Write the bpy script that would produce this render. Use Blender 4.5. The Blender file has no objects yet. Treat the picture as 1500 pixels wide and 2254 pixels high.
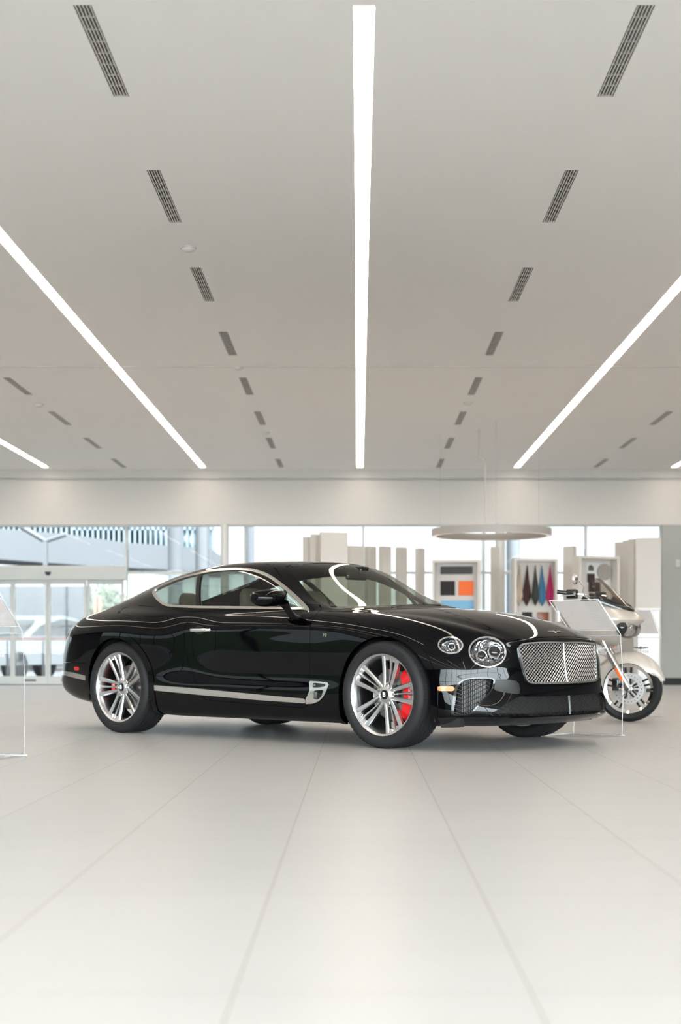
import bpy, bmesh, math, random
import numpy as np
from mathutils import Vector, Matrix
random.seed(7)
PI = math.pi
scene = bpy.context.scene
COL = scene.collection

# ---------------------------------------------------------------- camera
CAM_H = 0.7165
cam_d = bpy.data.cameras.new('camera')
cam = bpy.data.objects.new('camera', cam_d); COL.objects.link(cam)
cam.location = (0, 0, CAM_H); cam.rotation_euler = (PI / 2, 0, 0)
cam_d.sensor_fit = 'HORIZONTAL'; cam_d.sensor_width = 24.0
cam_d.lens = 3265.8 * 24.0 / 1500.0
cam_d.shift_x = -(789.0 - 750.0) / 1500.0
cam_d.shift_y = (1421.3 - 1127.0) / 1500.0
cam_d.clip_end = 400
cam_d.dof.use_dof = True; cam_d.dof.focus_distance = 10.2; cam_d.dof.aperture_fstop = 2.0
scene.camera = cam

# ---------------------------------------------------------------- exposure
vs = scene.view_settings
vs.view_transform = 'Standard'; vs.look = 'None'; vs.gamma = 1; vs.use_curve_mapping = False
vs.exposure = 0.63
try:
    scene.display_settings.display_device = 'sRGB'
except Exception:
    pass
cy = scene.cycles
cy.max_bounces = 10; cy.diffuse_bounces = 5; cy.glossy_bounces = 5; cy.transmission_bounces = 8
cy.transparent_max_bounces = 16; cy.caustics_reflective = False; cy.caustics_refractive = False
cy.sample_clamp_indirect = 6.0; cy.use_denoising = True

# ---------------------------------------------------------------- sky: brighter on the sun side (behind the camera and to the right)
SKY_DIM, SKY_BRIGHT = 1.1, 17.0
world = bpy.data.worlds.new('World'); scene.world = world; world.use_nodes = True
nt = world.node_tree; nt.nodes.clear()
def N(tree, t, **k):
    n = tree.nodes.new(t)
    for a, b in k.items(): setattr(n, a, b)
    return n
w_out = N(nt, 'ShaderNodeOutputWorld'); w_bg = N(nt, 'ShaderNodeBackground')
w_tc = N(nt, 'ShaderNodeTexCoord'); w_dot = N(nt, 'ShaderNodeVectorMath', operation='DOT_PRODUCT')
w_dot.inputs[1].default_value = Vector((0.42, -0.80, 0.25)).normalized()
nt.links.new(w_tc.outputs['Generated'], w_dot.inputs[0])
w_map = N(nt, 'ShaderNodeMapRange', interpolation_type='SMOOTHSTEP')
w_map.inputs['From Min'].default_value = 0.0; w_map.inputs['From Max'].default_value = 0.75
w_map.inputs['To Min'].default_value = SKY_DIM; w_map.inputs['To Max'].default_value = SKY_BRIGHT
nt.links.new(w_dot.outputs['Value'], w_map.inputs['Value'])
w_bg.inputs['Color'].default_value = (0.89, 0.945, 1.0, 1)
nt.links.new(w_map.outputs['Result'], w_bg.inputs['Strength'])
nt.links.new(w_bg.outputs[0], w_out.inputs[0])

# ---------------------------------------------------------------- helpers
def mat(name, col, rough=0.5, metal=0.0, ior=1.5, coat=0.0, emit=None, estr=0.0, spec=0.5, **k):
    m = bpy.data.materials.new(name); m.use_nodes = True
    b = m.node_tree.nodes['Principled BSDF']
    b.inputs['Base Color'].default_value = (*col, 1); b.inputs['Roughness'].default_value = rough
    b.inputs['Metallic'].default_value = metal; b.inputs['IOR'].default_value = ior
    b.inputs['Coat Weight'].default_value = coat; b.inputs['Specular IOR Level'].default_value = spec
    if emit:
        b.inputs['Emission Color'].default_value = (*emit, 1); b.inputs['Emission Strength'].default_value = estr
    return m
def noisy(m, scale=8.0, amt=0.12, rough_amt=0.0, bump=0.0, bscale=60.0, stretch=(1, 1, 1)):
    """gentle procedural variation of a principled material"""
    t = m.node_tree; b = t.nodes['Principled BSDF']
    tc = N(t, 'ShaderNodeTexCoord'); mp = N(t, 'ShaderNodeMapping'); mp.inputs['Scale'].default_value = stretch
    t.links.new(tc.outputs['Object'], mp.inputs[0])
    nz = N(t, 'ShaderNodeTexNoise'); nz.inputs['Scale'].default_value = scale; nz.inputs['Detail'].default_value = 4
    t.links.new(mp.outputs[0], nz.inputs['Vector'])
    c = b.inputs['Base Color'].default_value[:3]
    mx = N(t, 'ShaderNodeMix', data_type='RGBA')
    mx.inputs['A'].default_value = (*[v * (1 - amt) for v in c], 1)
    mx.inputs['B'].default_value = (*[min(1, v * (1 + amt)) for v in c], 1)
    t.links.new(nz.outputs['Fac'], mx.inputs['Factor']); t.links.new(mx.outputs['Result'], b.inputs['Base Color'])
    if bump:
        n2 = N(t, 'ShaderNodeTexNoise'); n2.inputs['Scale'].default_value = bscale
        t.links.new(mp.outputs[0], n2.inputs['Vector'])
        bp = N(t, 'ShaderNodeBump'); bp.inputs['Strength'].default_value = bump; bp.inputs['Distance'].default_value = 0.002
        t.links.new(n2.outputs['Fac'], bp.inputs['Height']); t.links.new(bp.outputs[0], b.inputs['Normal'])
    return m
def glass(name, tint=(1, 1, 1), ior=1.5, rough=0.0, boost=1.0, edge=None):
    """thin pane: fresnel mix of a clear tinted pass-through and a mirror reflection"""
    m = bpy.data.materials.new(name); m.use_nodes = True; t = m.node_tree; t.nodes.clear()
    o = N(t, 'ShaderNodeOutputMaterial'); mx = N(t, 'ShaderNodeMixShader'); tr = N(t, 'ShaderNodeBsdfTransparent')
    gl = N(t, 'ShaderNodeBsdfGlossy'); fr = N(t, 'ShaderNodeFresnel')
    ge = N(t, 'ShaderNodeNewGeometry'); io = N(t, 'ShaderNodeMapRange')      # same index from both sides of a thin pane
    io.inputs['To Min'].default_value = ior; io.inputs['To Max'].default_value = 1.0 / ior
    t.links.new(ge.outputs['Backfacing'], io.inputs['Value']); t.links.new(io.outputs[0], fr.inputs['IOR'])
    gl.inputs['Roughness'].default_value = rough
    tr.inputs['Color'].default_value = (*tint, 1)
    mu = N(t, 'ShaderNodeMath', operation='MULTIPLY', use_clamp=True); mu.inputs[1].default_value = boost
    t.links.new(fr.outputs[0], mu.inputs[0]); t.links.new(mu.outputs[0], mx.inputs[0])
    t.links.new(tr.outputs[0], mx.inputs[1]); t.links.new(gl.outputs[0], mx.inputs[2]); t.links.new(mx.outputs[0], o.inputs[0])
    return m

def tag(o, label=None, cat=None, group=None, kind=None):
    if label: o['label'] = label
    if cat: o['category'] = cat
    if group: o['group'] = group
    if kind: o['kind'] = kind
    return o
def empty(name, loc, rz=0.0, label=None, cat=None, group=None):
    o = bpy.data.objects.new(name, None); o.location = loc; o.rotation_euler = (0, 0, rz)
    o.empty_display_size = 0.1
    COL.objects.link(o); return tag(o, label, cat, group)
def mesh_obj(name, V, F, m, parent=None, smooth=False, normals=None, loc=None):
    me = bpy.data.meshes.new(name)
    me.from_pydata([tuple(map(float, v)) for v in V], [], [tuple(int(i) for i in f) for f in F]); me.update()
    if smooth or normals is not None:
        me.polygons.foreach_set('use_smooth', [True] * len(me.polygons))
    if normals is not None:
        me.normals_split_custom_set_from_vertices([tuple(map(float, n)) for n in normals])
    me.materials.append(m)
    o = bpy.data.objects.new(name, me); COL.objects.link(o)
    if parent: o.parent = parent
    if loc: o.location = loc
    return o
def sharp(o, ang=35):
    me = o.data; bm = bmesh.new(); bm.from_mesh(me)
    for f in bm.faces: f.smooth = True
    a = math.radians(ang)
    for e in bm.edges:
        if len(e.link_faces) == 2 and e.calc_face_angle(0) > a: e.smooth = False
    bm.to_mesh(me); bm.free(); return o

class MB:
    """collects shapes into one mesh"""
    def __init__(s): s.V = []; s.F = []
    def add(s, V, F, M=None):
        n = len(s.V)
        for v in V:
            v = Vector(v)
            s.V.append(M @ v if M is not None else v)
        s.F += [tuple(n + i for i in f) for f in F]; return s
    def box(s, x0, x1, y0, y1, z0, z1, M=None):
        V = [(x, y, z) for x in (x0, x1) for y in (y0, y1) for z in (z0, z1)]
        return s.add(V, [(0, 1, 3, 2), (4, 6, 7, 5), (0, 4, 5, 1), (2, 3, 7, 6), (0, 2, 6, 4), (1, 5, 7, 3)], M)
    def rbox(s, x0, x1, y0, y1, z0, z1, r=0.01, M=None, seg=3):
        bm = bmesh.new(); bmesh.ops.create_cube(bm, size=1)
        for v in bm.verts:
            v.co = Vector((x0 + (v.co.x + .5) * (x1 - x0), y0 + (v.co.y + .5) * (y1 - y0), z0 + (v.co.z + .5) * (z1 - z0)))
        bmesh.ops.bevel(bm, geom=bm.edges[:], offset=r, segments=seg, affect='EDGES', profile=0.5)
        bm.verts.index_update()
        s.add([v.co.copy() for v in bm.verts], [[v.index for v in f.verts] for f in bm.faces], M); bm.free(); return s
    def prism(s, pts, h0, h1, axis='z', M=None):
        n = len(pts)
        def P(a, b, h): return {'z': (a, b, h), 'y': (a, h, b), 'x': (h, a, b)}[axis]
        V = [P(a, b, h0) for a, b in pts] + [P(a, b, h1) for a, b in pts]
        F = [tuple(range(n))[::-1], tuple(range(n, 2 * n))] + [(i, (i + 1) % n, n + (i + 1) % n, n + i) for i in range(n)]
        return s.add(V, F, M)
    def tube(s, pts, r, n=8, closed=False, cap=True, M=None, flat=1.0):
        pts = [Vector(p) for p in pts]; k = len(pts); rs = r if isinstance(r, (list, tuple)) else [r] * k
        V = []; F = []; prev = None
        for i in range(k):
            if closed: t = pts[(i + 1) % k] - pts[i - 1]
            else: t = pts[min(i + 1, k - 1)] - pts[max(i - 1, 0)]
            t.normalize()
            if prev is None:
                u = t.cross(Vector((0, 0, 1)));
                if u.length < 1e-3: u = t.cross(Vector((1, 0, 0)))
            else: u = prev - t * prev.dot(t)
            u.normalize(); prev = u; w = t.cross(u)
            for j in range(n):
                a = 2 * PI * j / n; V.append(pts[i] + (u * math.cos(a) + w * math.sin(a) * flat) * rs[i])
        m = k if closed else k - 1
        for i in range(m):
            for j in range(n):
                a = i * n + j; b = i * n + (j + 1) % n; c = ((i + 1) % k) * n + (j + 1) % n; d = ((i + 1) % k) * n + j
                F.append((a, b, c, d))
        if cap and not closed:
            F.append(tuple(range(n))[::-1]); F.append(tuple(range((k - 1) * n, k * n)))
        return s.add(V, F, M)
    def lathe(s, prof, n=48, M=None, closed=False, a0=0.0, a1=2 * PI):
        """profile [(r, h)] turned about z"""
        full = abs(a1 - a0 - 2 * PI) < 1e-6; k = len(prof); m = n if full else n + 1
        V = [(r * math.cos(a0 + (a1 - a0) * i / n), r * math.sin(a0 + (a1 - a0) * i / n), h) for i in range(m) for r, h in prof]
        F = []
        for i in range(n):
            i2 = (i + 1) % m
            for j in range(k if closed else k - 1):
                j2 = (j + 1) % k; F.append((i * k + j, i2 * k + j, i2 * k + j2, i * k + j2))
        return s.add(V, F, M)
    def ball(s, c, r, n=12, M=None):
        r = r if isinstance(r, (tuple, list)) else (r, r, r); V = []; F = []
        m = n // 2
        for i in range(m + 1):
            for j in range(n):
                a = PI * i / m; b = 2 * PI * j / n
                V.append((c[0] + r[0] * math.sin(a) * math.cos(b), c[1] + r[1] * math.sin(a) * math.sin(b), c[2] + r[2] * math.cos(a)))
        for i in range(m):
            for j in range(n):
                F.append((i * n + j, (i + 1) * n + j, (i + 1) * n + (j + 1) % n, i * n + (j + 1) % n))
        return s.add(V, F, M)
    def loft(s, rings, cap=True, M=None):
        """rings: equal-length closed loops"""
        n = len(rings[0]); V = [p for r in rings for p in r]; F = []
        for i in range(len(rings) - 1):
            for j in range(n):
                F.append((i * n + j, i * n + (j + 1) % n, (i + 1) * n + (j + 1) % n, (i + 1) * n + j))
        if cap: F += [tuple(range(n))[::-1], tuple(range((len(rings) - 1) * n, len(rings) * n))]
        return s.add(V, F, M)
    def build(s, name, m, parent=None, ang=35, smooth=True, clean=True):
        o = mesh_obj(name, s.V, s.F, m, parent)
        bm = bmesh.new(); bm.from_mesh(o.data)
        if clean: bmesh.ops.remove_doubles(bm, verts=bm.verts, dist=1e-6)
        bmesh.ops.recalc_face_normals(bm, faces=bm.faces)
        a = math.radians(ang)
        for f in bm.faces: f.smooth = smooth
        for e in bm.edges:
            if len(e.link_faces) == 2 and e.calc_face_angle(0) > a: e.smooth = False
        bm.to_mesh(o.data); bm.free(); return o

def catmull(pts, n=8, closed=False):
    P = [np.array(p, float) for p in pts]; k = len(P); out = []
    for i in range(k if closed else k - 1):
        p0 = P[i - 1] if (closed or i > 0) else 2 * P[0] - P[1]
        p1 = P[i]; p2 = P[(i + 1) % k]
        p3 = P[(i + 2) % k] if (closed or i + 2 < k) else 2 * P[-1] - P[-2]
        for j in range(n):
            t = j / n
            out.append(0.5 * ((2 * p1) + (-p0 + p2) * t + (2 * p0 - 5 * p1 + 4 * p2 - p3) * t * t + (-p0 + 3 * p1 - 3 * p2 + p3) * t ** 3))
    if not closed: out.append(P[-1])
    return np.array(out)
def text_mesh(s, size=1.0, extrude=0.0, align='CENTER', shear=0.0, space=1.0, offset=0.0, res=3):
    c = bpy.data.curves.new('lettering', 'FONT'); c.body = s; c.size = size; c.extrude = extrude; c.align_x = align; c.align_y = 'CENTER'
    c.shear = shear; c.space_character = space; c.resolution_u = res; c.offset = offset
    o = bpy.data.objects.new('lettering', c); COL.objects.link(o)
    dg = bpy.context.evaluated_depsgraph_get(); me = bpy.data.meshes.new_from_object(o.evaluated_get(dg))
    V = [v.co.copy() for v in me.vertices]; F = [tuple(p.vertices) for p in me.polygons]
    bpy.data.objects.remove(o); bpy.data.curves.remove(c); bpy.data.meshes.remove(me)
    return V, F
def copy_tree(o, parent=None):
    c = o.copy(); COL.objects.link(c); c.parent = parent
    for ch in list(o.children): copy_tree(ch, c)
    return c
# ================================================================ ROOM
ZC = CAM_H + 3.2          # ceiling
Y1 = 27.0                 # face of the beam over the window wall
YW = 27.12                 # window wall
Y0 = -6.5; XL = -19.0; XR = 19.0
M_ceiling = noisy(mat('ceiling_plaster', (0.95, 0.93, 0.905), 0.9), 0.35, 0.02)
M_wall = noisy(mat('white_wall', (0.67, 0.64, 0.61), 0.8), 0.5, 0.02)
M_greywall = noisy(mat('grey_green_wall', (0.39, 0.395, 0.375), 0.7), 0.5, 0.03)
M_darkwall = noisy(mat('dark_wall', (0.16, 0.15, 0.14), 0.7), 0.5, 0.1)
M_alu = mat('aluminium_frame', (0.52, 0.53, 0.51), 0.45, 0.0)
M_pane = glass('window_pane', (0.95, 0.98, 0.975), boost=0.22)      # coated, little mirrored glass
M_led = mat('led_diffuser', (0.9, 0.9, 0.9), 0.5, emit=(1.0, 0.865, 0.735), estr=11.5)
M_dark = mat('dark_gap', (0.02, 0.02, 0.02), 0.7)

# tiled floor material: joints by world position
def floor_mat():
    m = mat('porcelain_tiles', (0.76, 0.74, 0.72), 0.28, spec=0.45)
    t = m.node_tree; b = t.nodes['Principled BSDF']
    g = N(t, 'ShaderNodeNewGeometry'); sp = N(t, 'ShaderNodeSeparateXYZ'); t.links.new(g.outputs['Position'], sp.inputs[0])
    def M(op, a, b_=None, clamp=False):
        n = N(t, 'ShaderNodeMath', operation=op, use_clamp=clamp)
        for i, v in enumerate((a, b_)):
            if v is None: continue
            if isinstance(v, (int, float)): n.inputs[i].default_value = v
            else: t.links.new(v, n.inputs[i])
        return n.outputs[0]
    def joint(c, off, pitch, w):
        u = M('DIVIDE', M('SUBTRACT', c, off), pitch); f = M('FRACT', u)
        d = M('MULTIPLY', M('MINIMUM', f, M('SUBTRACT', 1.0, f)), pitch)
        return M('LESS_THAN', d, w), M('FLOOR', u)
    jx, ix = joint(sp.outputs['X'], -0.2565, 0.614, 0.0018)
    jy, iy = joint(sp.outputs['Y'], 0.60, 1.228, 0.0014)
    j = M('MAXIMUM', jx, jy)
    cmb = N(t, 'ShaderNodeCombineXYZ'); t.links.new(ix, cmb.inputs[0]); t.links.new(iy, cmb.inputs[1])
    wn = N(t, 'ShaderNodeTexWhiteNoise'); t.links.new(cmb.outputs[0], wn.inputs[0])
    nz = N(t, 'ShaderNodeTexNoise'); nz.inputs['Scale'].default_value = 3.0; nz.inputs['Detail'].default_value = 6
    mp = N(t, 'ShaderNodeMapping'); mp.inputs['Scale'].default_value = (0.5, 2.5, 1); t.links.new(g.outputs['Position'], mp.inputs[0])
    t.links.new(mp.outputs[0], nz.inputs['Vector'])
    var = M('ADD', M('MULTIPLY', wn.outputs['Value'], 0.035), M('MULTIPLY', nz.outputs['Fac'], 0.10))
    br = M('ADD', 0.925, var)
    col = N(t, 'ShaderNodeMix', data_type='RGBA', blend_type='MULTIPLY'); col.inputs['Factor'].default_value = 1
    col.inputs['A'].default_value = (0.485, 0.480, 0.474, 1)
    cc = N(t, 'ShaderNodeCombineColor')
    for i in range(3): t.links.new(br, cc.inputs[i])
    t.links.new(cc.outputs[0], col.inputs['B'])
    mx = N(t, 'ShaderNodeMix', data_type='RGBA'); t.links.new(j, mx.inputs['Factor']); t.links.new(col.outputs['Result'], mx.inputs['A'])
    mx.inputs['B'].default_value = (0.26, 0.235, 0.21, 1); t.links.new(mx.outputs['Result'], b.inputs['Base Color'])
    rr = M('ADD', 0.30, M('MULTIPLY', nz.outputs['Fac'], 0.16)); t.links.new(rr, b.inputs['Roughness'])
    return m
M_floor = floor_mat()
def struct(name, mb, m, ang=35, label=None):
    o = mb.build(name, m, None, ang); o['kind'] = 'structure'
    if label: o['label'] = label
    return o
struct('floor', MB().box(XL, XR, Y0, YW + 0.2, -0.2, 0), M_floor, label='pale stone-look tiled showroom floor')
# outside ground
M_asphalt = noisy(mat('pavement_outside', (0.085, 0.085, 0.085), 0.9), 0.6, 0.12)
og = MB().box(-90, 90, -90, Y0 - 0.3, -0.25, -0.05).box(-90, 90, YW + 0.3, 110, -0.25, -0.05)
og.box(XR + 0.3, 90, Y0 - 0.3, YW + 0.3, -0.25, -0.05)
struct('ground_outside', og, M_asphalt, label='pavement outside the showroom windows')

o_ = struct('ground_outside.001', MB().box(-90, XL - 0.3, Y0 - 0.3, YW + 0.3, -0.25, -0.05), noisy(mat('dark_asphalt', (.035, .035, .037), .9), .6, .2), label='dark asphalt outside the left-hand windows')
# ceiling with real slots for the light strips and the vents
LX = [0.03 + 2.82 * k for k in range(-5, 6)]
VX = [0.03 + 1.41 * k for k in range(-9, 10, 2)]
SEAM = 17.0
cb = MB()
LY0, LY1 = 7.42, 26.66
hw = 0.0565
xs = [XL]
for x in LX[2:-2]: xs += [x - hw, x + hw]
xs.append(XR)
vy = [8.03 + 2.571 * k for k in range(-8, 8)]
vy = [y for y in vy if y > Y0 + 1]
VL, VW = 0.62, 0.048
for i in range(len(xs) - 1):
    a, b = xs[i], xs[i + 1]
    if i % 2 == 1:      # a column that holds a light strip
        for y0, y1 in ((Y0, -6.0), (4.9, LY0), (LY1, Y1)):
            cb.box(a, b, y0, y1, ZC, ZC + 0.2)
        continue
    vx = [x for x in VX if a < x < b and abs(x) < 4.6]
    if not vx: cb.box(a, b, Y0, Y1, ZC, ZC + 0.2); continue
    x = vx[0]
    cb.box(a, x - VW, Y0, Y1, ZC, ZC + 0.2); cb.box(x + VW, b, Y0, Y1, ZC, ZC + 0.2)
    yy = Y0
    for v in vy:
        cb.box(x - VW, x + VW, yy, v - VL, ZC, ZC + 0.2); yy = v + VL
    cb.box(x - VW, x + VW, yy, Y1, ZC, ZC + 0.2)
struct('ceiling', cb, M_ceiling, label='flat off-white plaster ceiling').data.name = 'ceiling'
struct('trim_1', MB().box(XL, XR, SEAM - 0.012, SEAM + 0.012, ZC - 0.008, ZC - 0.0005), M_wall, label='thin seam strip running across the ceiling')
M_grille = mat('vent_slats', (0.62, 0.60, 0.57), 0.5)
M_ventdark = mat('vent_void', (0.05, 0.05, 0.05), 0.9)

# light strips
strip_names = {-2: 'white light strip whose far end shows at the left edge', -1: 'long white light strip running diagonally up the left half of the ceiling',
               0: 'long white light strip down the middle of the ceiling', 1: 'long white light strip running diagonally up the right half of the ceiling',
               2: 'white light strip of which only the far tip shows at the right edge'}
def strip(x, y0, y1, label):
    t = empty('ceiling_light', (x, (y0 + y1) / 2, ZC), 0, label, 'ceiling light', 'recessed light strips')
    L = (y1 - y0) / 2
    MB().box(-hw + .002, hw - .002, -L + .002, L - .002, 0.02, 0.03).build('diffuser', M_led, t)
    h = MB(); h.box(-hw + .0005, -hw + .002, -L + .001, L - .001, 0, 0.06).box(hw - .002, hw - .0005, -L + .001, L - .001, 0, 0.06)
    h.box(-hw + .0005, hw - .0005, -L + .0005, -L + .002, 0, .06).box(-hw + .0005, hw - .0005, L - .002, L - .0005, 0, .06).box(-hw, hw, -L, L, .06, .07)
    h.build('housing', M_wall, t)
    return t
for k, x in zip(range(-5, 6), LX):
    if abs(k) > 3: continue
    if k in strip_names: strip(x, LY0, LY1, strip_names[k])
    else: strip(x, LY0, LY1, 'long white light strip at the side, outside the view')
    strip(x, -6.0, 4.9, 'long white light strip in the ceiling behind the camera')
# air vents
proto_vent = None
rows = ['nearest', 'second', 'third', 'fourth', 'fifth', 'sixth', 'seventh', 'farthest']
side = {-3: 'row at the far left', -1: 'row just left of middle', 1: 'row just right of middle', 3: 'row at the far right'}
for k, x in zip(range(-9, 10, 2), VX):
    for n, y in enumerate(vy):
        idx = round((y - 8.03) / 2.571)
        if k not in side or idx < 0: 
            if k not in (-3, -1, 1, 3): continue
            if idx < -3: continue
        if proto_vent is None:
            t = empty('ceiling_vent', (x, y, ZC))
            s = MB()
            for q in range(5):
                xx = -VW + 0.012 + q * (2 * VW - 0.024) / 4
                s.box(xx - 0.0035, xx + 0.0035, -VL + .004, VL - .004, 0.002, 0.022)
            for q in range(9):
                yy = -VL + 0.004 + q * (2 * VL - 0.008) / 8
                s.box(-VW + .004, VW - .004, yy - 0.006, yy + 0.006, 0.006, 0.018)
            s.build('slats', M_grille, t)
            MB().box(-VW - .0, VW + .0, -VL, VL, 0.10, 0.11).build('duct', M_ventdark, t)
            f = MB(); w = 0.004
            f.box(-VW, -VW + w, -VL, VL, 0, .10).box(VW - w, VW, -VL, VL, 0, .10).box(-VW, VW, -VL, -VL + w, 0, .10).box(-VW, VW, VL - w, VL, 0, .10)
            f.build('frame', M_grille, t); proto_vent = t
        else:
            t = copy_tree(proto_vent); t.location = (x, y, ZC)
        if k in side and idx >= 0:
            tag(t, 'grey slotted air vent, %s of the %s' % (rows[min(idx, 7)], side[k]), 'air vent', 'slotted ceiling vents')
        else:
            tag(t, 'grey slotted air vent in the ceiling above the camera', 'air vent', 'slotted ceiling vents')
# smoke detectors / sensors on the ceiling: (u, v) -> plane
def on_ceiling(u, v):
    Y = 3265.8 * 3.2 / (1421.3 - v); return ((u - 789) / 3265.8 * Y, Y, ZC)
for u, v, lab in ((415, 545, 'small round white ceiling sensor beside the left vents, nearest of its kind'), (525, 808, 'small round white ceiling sensor at the ceiling seam'),
                  (585, 951, 'small round white ceiling sensor between the far left-hand vents'), (86, 890, 'small round white ceiling sensor near the left edge of the picture'),
                  (1031, 886, 'small round white ceiling sensor between the far right-hand vents')):
    t = empty('smoke_detector', on_ceiling(u, v), 0, lab, 'smoke detector', 'ceiling sensors')
    MB().lathe([(0, -0.035), (0.03, -0.034), (0.05, -0.024), (0.058, -0.01), (0.06, 0)], 24).build('cover', mat('sensor_white', (0.7, 0.69, 0.66), 0.5) if 'sensor_white' not in bpy.data.materials else bpy.data.materials['sensor_white'], t)
    MB().lathe([(0.066, 0), (0.066, -0.008), (0.058, -0.009)], 24).build('base_ring', M_grille, t)

# beam / bulkhead over the window wall
zb = CAM_H + 266.0 / 3265.8 * Y1
zt = CAM_H + 366.0 / 3265.8 * Y1
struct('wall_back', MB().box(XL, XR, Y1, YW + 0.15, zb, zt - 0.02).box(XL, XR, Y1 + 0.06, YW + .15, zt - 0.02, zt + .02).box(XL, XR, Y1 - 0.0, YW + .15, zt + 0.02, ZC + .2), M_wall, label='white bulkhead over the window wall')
# grey-green wall on the right of the window wall, raised on a dark recess
XG = (1456 - 789) / 3265.8 * YW
struct('wall_back.001', MB().box(XG, XR, YW - 0.10, YW + 0.1, 0.13, zb), M_greywall, label='grey-green wall right of the windows')
struct('baseboard_back', MB().box(XG + .05, XR, YW - 0.06, YW + 0.1, 0.0, 0.13), M_dark, label='dark recessed base under the grey-green wall')

# glazed wall: vertical mullions, transoms, panes
def X_at(u, Y): return (u - 789) / 3265.8 * Y
def Z_at(v, Y): return CAM_H + (1421.3 - v) / 3265.8 * Y
M_mull = mat('pale_mullion', (0.60, 0.62, 0.60), 0.5)
xm = [X_at(u, YW) for u in (279, 800)]
ztr = Z_at(1261, YW)
wn = 1
def window(name, x0, x1, z0, z1, y, fw=0.03, bars=()):
    f = MB()
    f.box(x0, x0 + fw, y - 0.05, y + 0.05, z0, z1).box(x1 - fw, x1, y - 0.05, y + 0.05, z0, z1)
    f.box(x0 + fw, x1 - fw, y - 0.05, y + 0.05, z0, z0 + fw).box(x0 + fw, x1 - fw, y - 0.05, y + 0.05, z1 - fw, z1)
    o = f.build(name, M_mull); o['kind'] = 'structure'
    g = MB().box(x0 + fw * .5, x1 - fw * .5, y - 0.006, y + 0.006, z0 + fw * .5, z1 - fw * .5).build('window_pane', M_pane, o)
    return o
XD0 = X_at(-290, YW); XD1 = xm[0]            # door bay
zdh = Z_at(1249, YW)
edges = [XL, XL + 4.7, XD0]
for a, b in zip(edges[:-1], edges[1:]):
    window('window_%d' % wn, a, b, 0, zb, YW, .02); wn += 1
window('window_%d' % wn, XD0, XD1, zdh, zb, YW, 0.03); wn += 1
right = [xm[0], X_at(540, YW), xm[1], X_at(1064, YW), X_at(1290, YW), XG]
for a, b in zip(right[:-1], right[1:]):
    window('window_%d' % wn, a, b, 0, ztr, YW, 0.022); wn += 1
    window('window_%d' % wn, a, b, ztr, zb, YW, 0.022); wn += 1
# side and rear glazing (out of the picture; they light the room and are mirrored in the car)
def side_glass(axis, c, a0, a1, pitch, z1, mats=M_mull, rows_=(0.9, 2.0)):
    global wn
    n = max(1, round((a1 - a0) / pitch)); p = (a1 - a0) / n
    for i in range(n):
        f = MB(); a = a0 + i * p; b = a + p; fw = 0.05
        segs = [(a, a + fw, 0, z1), (b - fw, b, 0, z1), (a, b, 0, fw), (a, b, z1 - fw, z1)] + [(a, b, r - .03, r + .03) for r in rows_]
        for (u0, u1, z0, z_) in segs:
            if axis == 'x': f.box(c - .05, c + .05, u0, u1, z0, z_)
            else: f.box(u0, u1, c - .05, c + .05, z0, z_)
        o = f.build('window_%d' % wn, mats); wn += 1; o['kind'] = 'structure'
        g = MB()
        if axis == 'x': g.box(c - .005, c + .005, a, b, 0, z1)
        else: g.box(a, b, c - .005, c + .005, 0, z1)
        g.build('window_pane', M_pane, o)
M_mdark = mat('dark_mullion', (0.05, 0.05, 0.055), 0.4)
side_glass('y', Y0, -15.0, XR - .2, 3.1, 3.85, M_mdark, (1.5,))
struct('wall_front', MB().box(XL, -15.0, Y0 - .15, Y0 + .15, 0, ZC).box(-15.0, XR, Y0 - .15, Y0 + .15, 3.85, ZC + .2), M_darkwall, label='dark wall behind the camera')
struct('wall_right', MB().box(XR - .15, XR + .15, Y0, -5, 0, ZC).box(XR - .15, XR + .15, -5, YW + .2, 0, ZC), M_wall, label='white right-hand wall')
side_glass('x', XL, -2.0, 16.0, 3.0, 3.6, M_mdark, ())
struct('wall_left', MB().box(XL - .15, XL + .15, Y0, -2, 0, ZC).box(XL - .15, XL + .15, 16, YW + .2, 0, ZC).box(XL - .15, XL + .15, -2, 16, 3.6, ZC + .2), M_darkwall, label='dark left-hand wall')

# ceiling-height round steel columns just inside the glass
M_steel = mat('column_paint', (0.66, 0.65, 0.63), 0.35)
for u, r, yy, lab in ((495, 0.075, 26.75, 'slim grey round column in front of the windows left of the white fins'), (1102, 0.09, 26.7, 'slim pale round column between the two sample cases')):
    t = empty('column', (X_at(u, yy), yy, 0), 0, lab, 'column', 'round columns at the window wall')
    MB().lathe([(r, 0.02), (r, zb - .001)], 28).build('shaft', M_steel, t)
    MB().lathe([(r, 0), (r + .03, 0), (r + .03, .015), (r, .02)], 28).build('base_plate', M_alu, t)

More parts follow.
